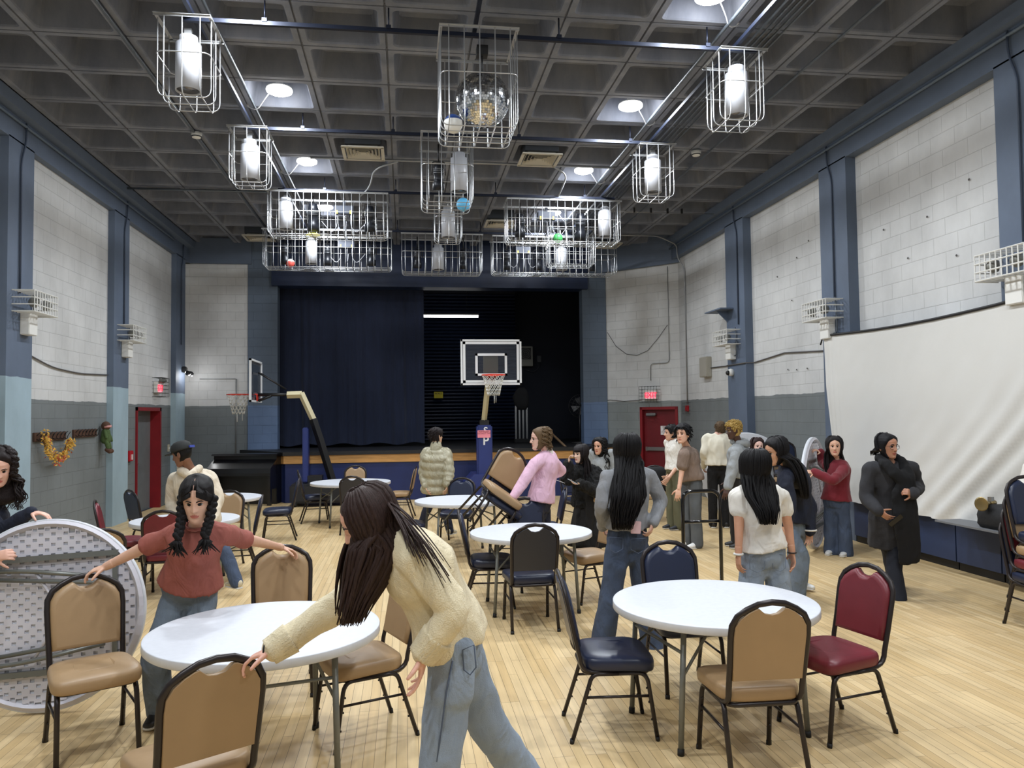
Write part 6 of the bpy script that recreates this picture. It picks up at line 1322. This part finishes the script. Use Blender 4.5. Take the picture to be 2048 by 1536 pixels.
pocket(p15,((1499,1110),(1530,1110),(1529,1138),(1514,1145),(1500,1138)),5.385,ms); pocket(p15,((1545,1110),(1571,1108),(1571,1136),(1560,1143),(1546,1137)),5.385,ms)
MB().tube([J['wrR']+Vector((.031*math.cos(a),.031*math.sin(a),.0)) for a in [2*PI*i/20 for i in range(20)]],.005,6,closed=True).build('wristband',m_bl,label='black band on the right wrist of the woman in white t-shirt',cat='wristband')
MB().tube([J['wrL']+Vector((.03*math.cos(a),.03*math.sin(a),.0)) for a in [2*PI*i/20 for i in range(20)]],.009,6,closed=True).build('watch_band',m_white,label='white watch band on the left wrist of the woman in the white t-shirt',cat='watch')
# --- 16: woman in navy jacket leaning over
J=dict(pel=W(1590,1058,7.3),nb=W(1574,930,7.15),chest=W(1592,985,7.3),hd=W(1552,903,7.1),shL=W(1570,960,7.0),elL=W(1578,1010,6.95),wrL=W(1572,1045,6.9),shR=W(1596,950,7.35),elR=W(1618,1010,7.3),wrR=W(1620,1062,7.2),hpL=W(1580,1075,7.2),hpR=W(1600,1075,7.4))
J['knL']=Vector((J['pel'].x-.02,7.15,.48)); J['anL']=Vector((J['pel'].x-.05,7.2,.08)); J['knR']=Vector((J['pel'].x+.1,7.5,.46)); J['anR']=W(1597,1178,7.75); J['toeL']=Vector((-.9,-.3,0)); J['toeR']=Vector((.6,-.8,0))
J['anR'].z=max(.09,J['anR'].z)
g16=[((.06,-.03,-.08),.1,.09),((.12,-.05,-.2),.1,.08),((.16,-.06,-.34),.09,.07),((.19,-.06,-.46),.07,.05)]
person('woman with long dark hair in a navy jacket stooping beside the girl in white',J,k=.98,sex='f',skin=(196,148,118),face=(-1,-.15),pitch=.25,top=dict(m=m_nvy,r=(.08,.075,.062),pad=.04,t0=.05,name='jacket',fold=.014),pants=dict(m=m_jm,r=(.09,.085,.09)),hair=dict(style='long',T=.02,guide=g16,locks=dict(n=120,a0=68,r=.01),mf=.7,back=.02),hairrgb=(20,18,22),headk=1.05,shoe=(224,224,222),
 hands=dict(R=dict(d=Vector((-.1,0,-1)))))
MB().tube([J['wrR']+Vector((.058*math.cos(a),.058*math.sin(a),.01)) for a in [2*PI*i/20 for i in range(20)]],.009,6,closed=True).build('sleeve_cuff',m_wht,bpy.data.objects['person.%03d'%(len([o for o in bpy.data.objects if o.name.startswith('person')])-1)],loc=-bpy.data.objects['person.%03d'%(len([o for o in bpy.data.objects if o.name.startswith('person')])-1)].location)
# --- 17: girl in maroon sweater holding the table
J=auto(W(1674,1000,9.5).x,9.5,1.62,(-.75,-.65),dict(hd=W(1669,893,9.45),nb=W(1676,918,9.5),pel=W(1672,1008,9.5),shR=W(1655,932,9.6),elR=W(1645,925,9.8),wrR=W(1642,904,9.75),shL=W(1690,938,9.35),elL=W(1666,962,9.2),wrL=W(1628,944,9.35)))
g17=[((0,.02,-.1),.1,.07),((.01,.01,-.24),.12,.07),((.02,.0,-.36),.11,.07),((.03,.0,-.44),.09,.06)]
person('girl in a maroon sweater and wide jeans holding a round table on edge',J,k=.96,sex='f',skin=(216,170,144),face=(-.45,-.9),top=dict(m=m_mar,r=(.078,.07,.055),pad=.03,t0=.08,name='sweater',neck=1),pants=dict(m=m_jd,r=(.092,.085,.1),pad=.01,fold=.01,name='jeans',low=-.04),hair=dict(style='long',T=.016,guide=g17,locks=dict(n=110,a0=72,r=.009)),hairrgb=(30,24,26),headk=1.04,shoe=(206,206,204),
 hands=dict(L=dict(d=Vector((-1,.1,.1)),pn=Vector((.0,.5,-.6)),curl=(.5,.5,.5,.5)),R=dict(d=Vector((-.7,.0,.3)),pn=Vector((0,.3,-1)),curl=(.5,.5,.5,.5))))
# --- 18: woman in black coat walking
J=dict(pel=W(1782,1040,7.4),nb=W(1780,925,7.3),hd=W(1775,893,7.28),shR=W(1740,938,7.35),elR=W(1731,995,7.35),wrR=W(1758,1022,7.15),shL=W(1822,935,7.35),elL=W(1830,990,7.3),wrL=W(1824,988,7.05),hpR=W(1768,1055,7.4),hpL=W(1796,1055,7.4),knR=W(1786,1135,7.5),anR=W(1794,1195,8.0),knL=W(1787,1140,7.25),anL=W(1800,1212,7.15),toeL=Vector((-.1,-1,0)),toeR=Vector((.1,-1,0)))
J['elL']=W(1836,975,7.45)
r,T,hl,_s=person('woman in a long dark coat and black scarf with glasses walking in with a phone',J,k=.98,sex='f',skin=(176,126,100),face=(.22,-1),pitch=.02,top=dict(m=m_coat,r=(.078,.072,.06),pad=.04,t0=-.42,t1=.96,flare=.06,name='coat',fold=.01),pants=dict(m=mat('black_trousers',(22,26,38),.85,var=.1),r=(.085,.08,.085),name='trousers'),hair=dict(style='long',T=.014,guide=[((-.03,.09,-.05),.07,.03),((-.04,.1,-.1),.05,.03)],locks=dict(n=50,a0=110)),hairrgb=(20,18,24),headk=1.04,shoe=(20,20,22),
 hands=dict(R=dict(d=Vector((.45,-.5,-.55)),pn=Vector((.6,.3,.2)),curl=(.35,.4,.5,.5)),L=dict(d=Vector((-.7,-.3,.3)),pn=Vector((-.1,.6,-.2)),curl=(1.0,1.1,1.1,1.1))))
glasses(T,r,hl,1.04,mat('tortoise_frames',(60,46,46),.3),.026)
sc=MB(); nb=J['nb']; f=Vector((0,-1,0))
sc.caps([nb+Vector((-.085,.03,.05)),nb+Vector((-.1,-.08,-.01)),nb+Vector((-.06,-.15,-.09)),nb+Vector((.03,-.17,-.16)),nb+Vector((.07,-.17,-.26))],[.05,.06,.07,.09,.1],14,lat=Vector((1,0,0)),rb=[.045,.05,.05,.045,.04])
sc.caps([nb+Vector((.085,.03,.05)),nb+Vector((.11,-.07,-.02)),nb+Vector((.08,-.15,-.12)),nb+Vector((.02,-.18,-.3)),nb+Vector((.02,-.2,-.55)),nb+Vector((.05,-.19,-.82)),nb+Vector((.06,-.18,-.98))],[.05,.06,.08,.13,.14,.13,.12],16,lat=Vector((1,0,0)),rb=[.045,.05,.05,.045,.04,.035,.03])
sc.caps([nb+Vector((-.09,.04,.04)),nb+Vector((0,.09,.05)),nb+Vector((.09,.04,.04))],[.05]*3,12)
c_,n_,f_=fuse(sc,.012,4); c_=folds(c_,n_,.012,12,(1,1,.4)); MB().add([tuple(x) for x in c_],f_,True).build('scarf',mat('black_scarf',(11,11,14),.95),r,loc=hl)
p=J['wrR']+Vector((.1,-.11,-.08)); MB().box((0,0,0),(.07,.012,.15),R=Rx(.5)@Ry(.7),bev=.004).build('phone',mat('dark_phone',(16,17,22),.2),label='dark phone in the hand of the woman in the long coat',cat='phone',loc=p)
# --- 19: person at the right edge, white sleeve
J=auto(W(2105,1000,6.6).x,6.6,1.65,(-.2,-1),dict(shR=W(2062,935,6.5),elR=W(2046,985,6.5),wrR=W(2062,1025,6.4)))
person('person in a white long sleeved top mostly outside the right edge behind the stack',J,k=.98,sex='f',skin=(206,160,136),face=(-.2,-1),top=dict(m=m_wht,r=(.068,.062,.05),pad=.02),pants=dict(m=m_jd,**LJ),hair=dict(style='long',T=.014,guide=[((0,.03,-.1),.1,.07),((0,.03,-.3),.09,.07)],locks=dict(n=40)))
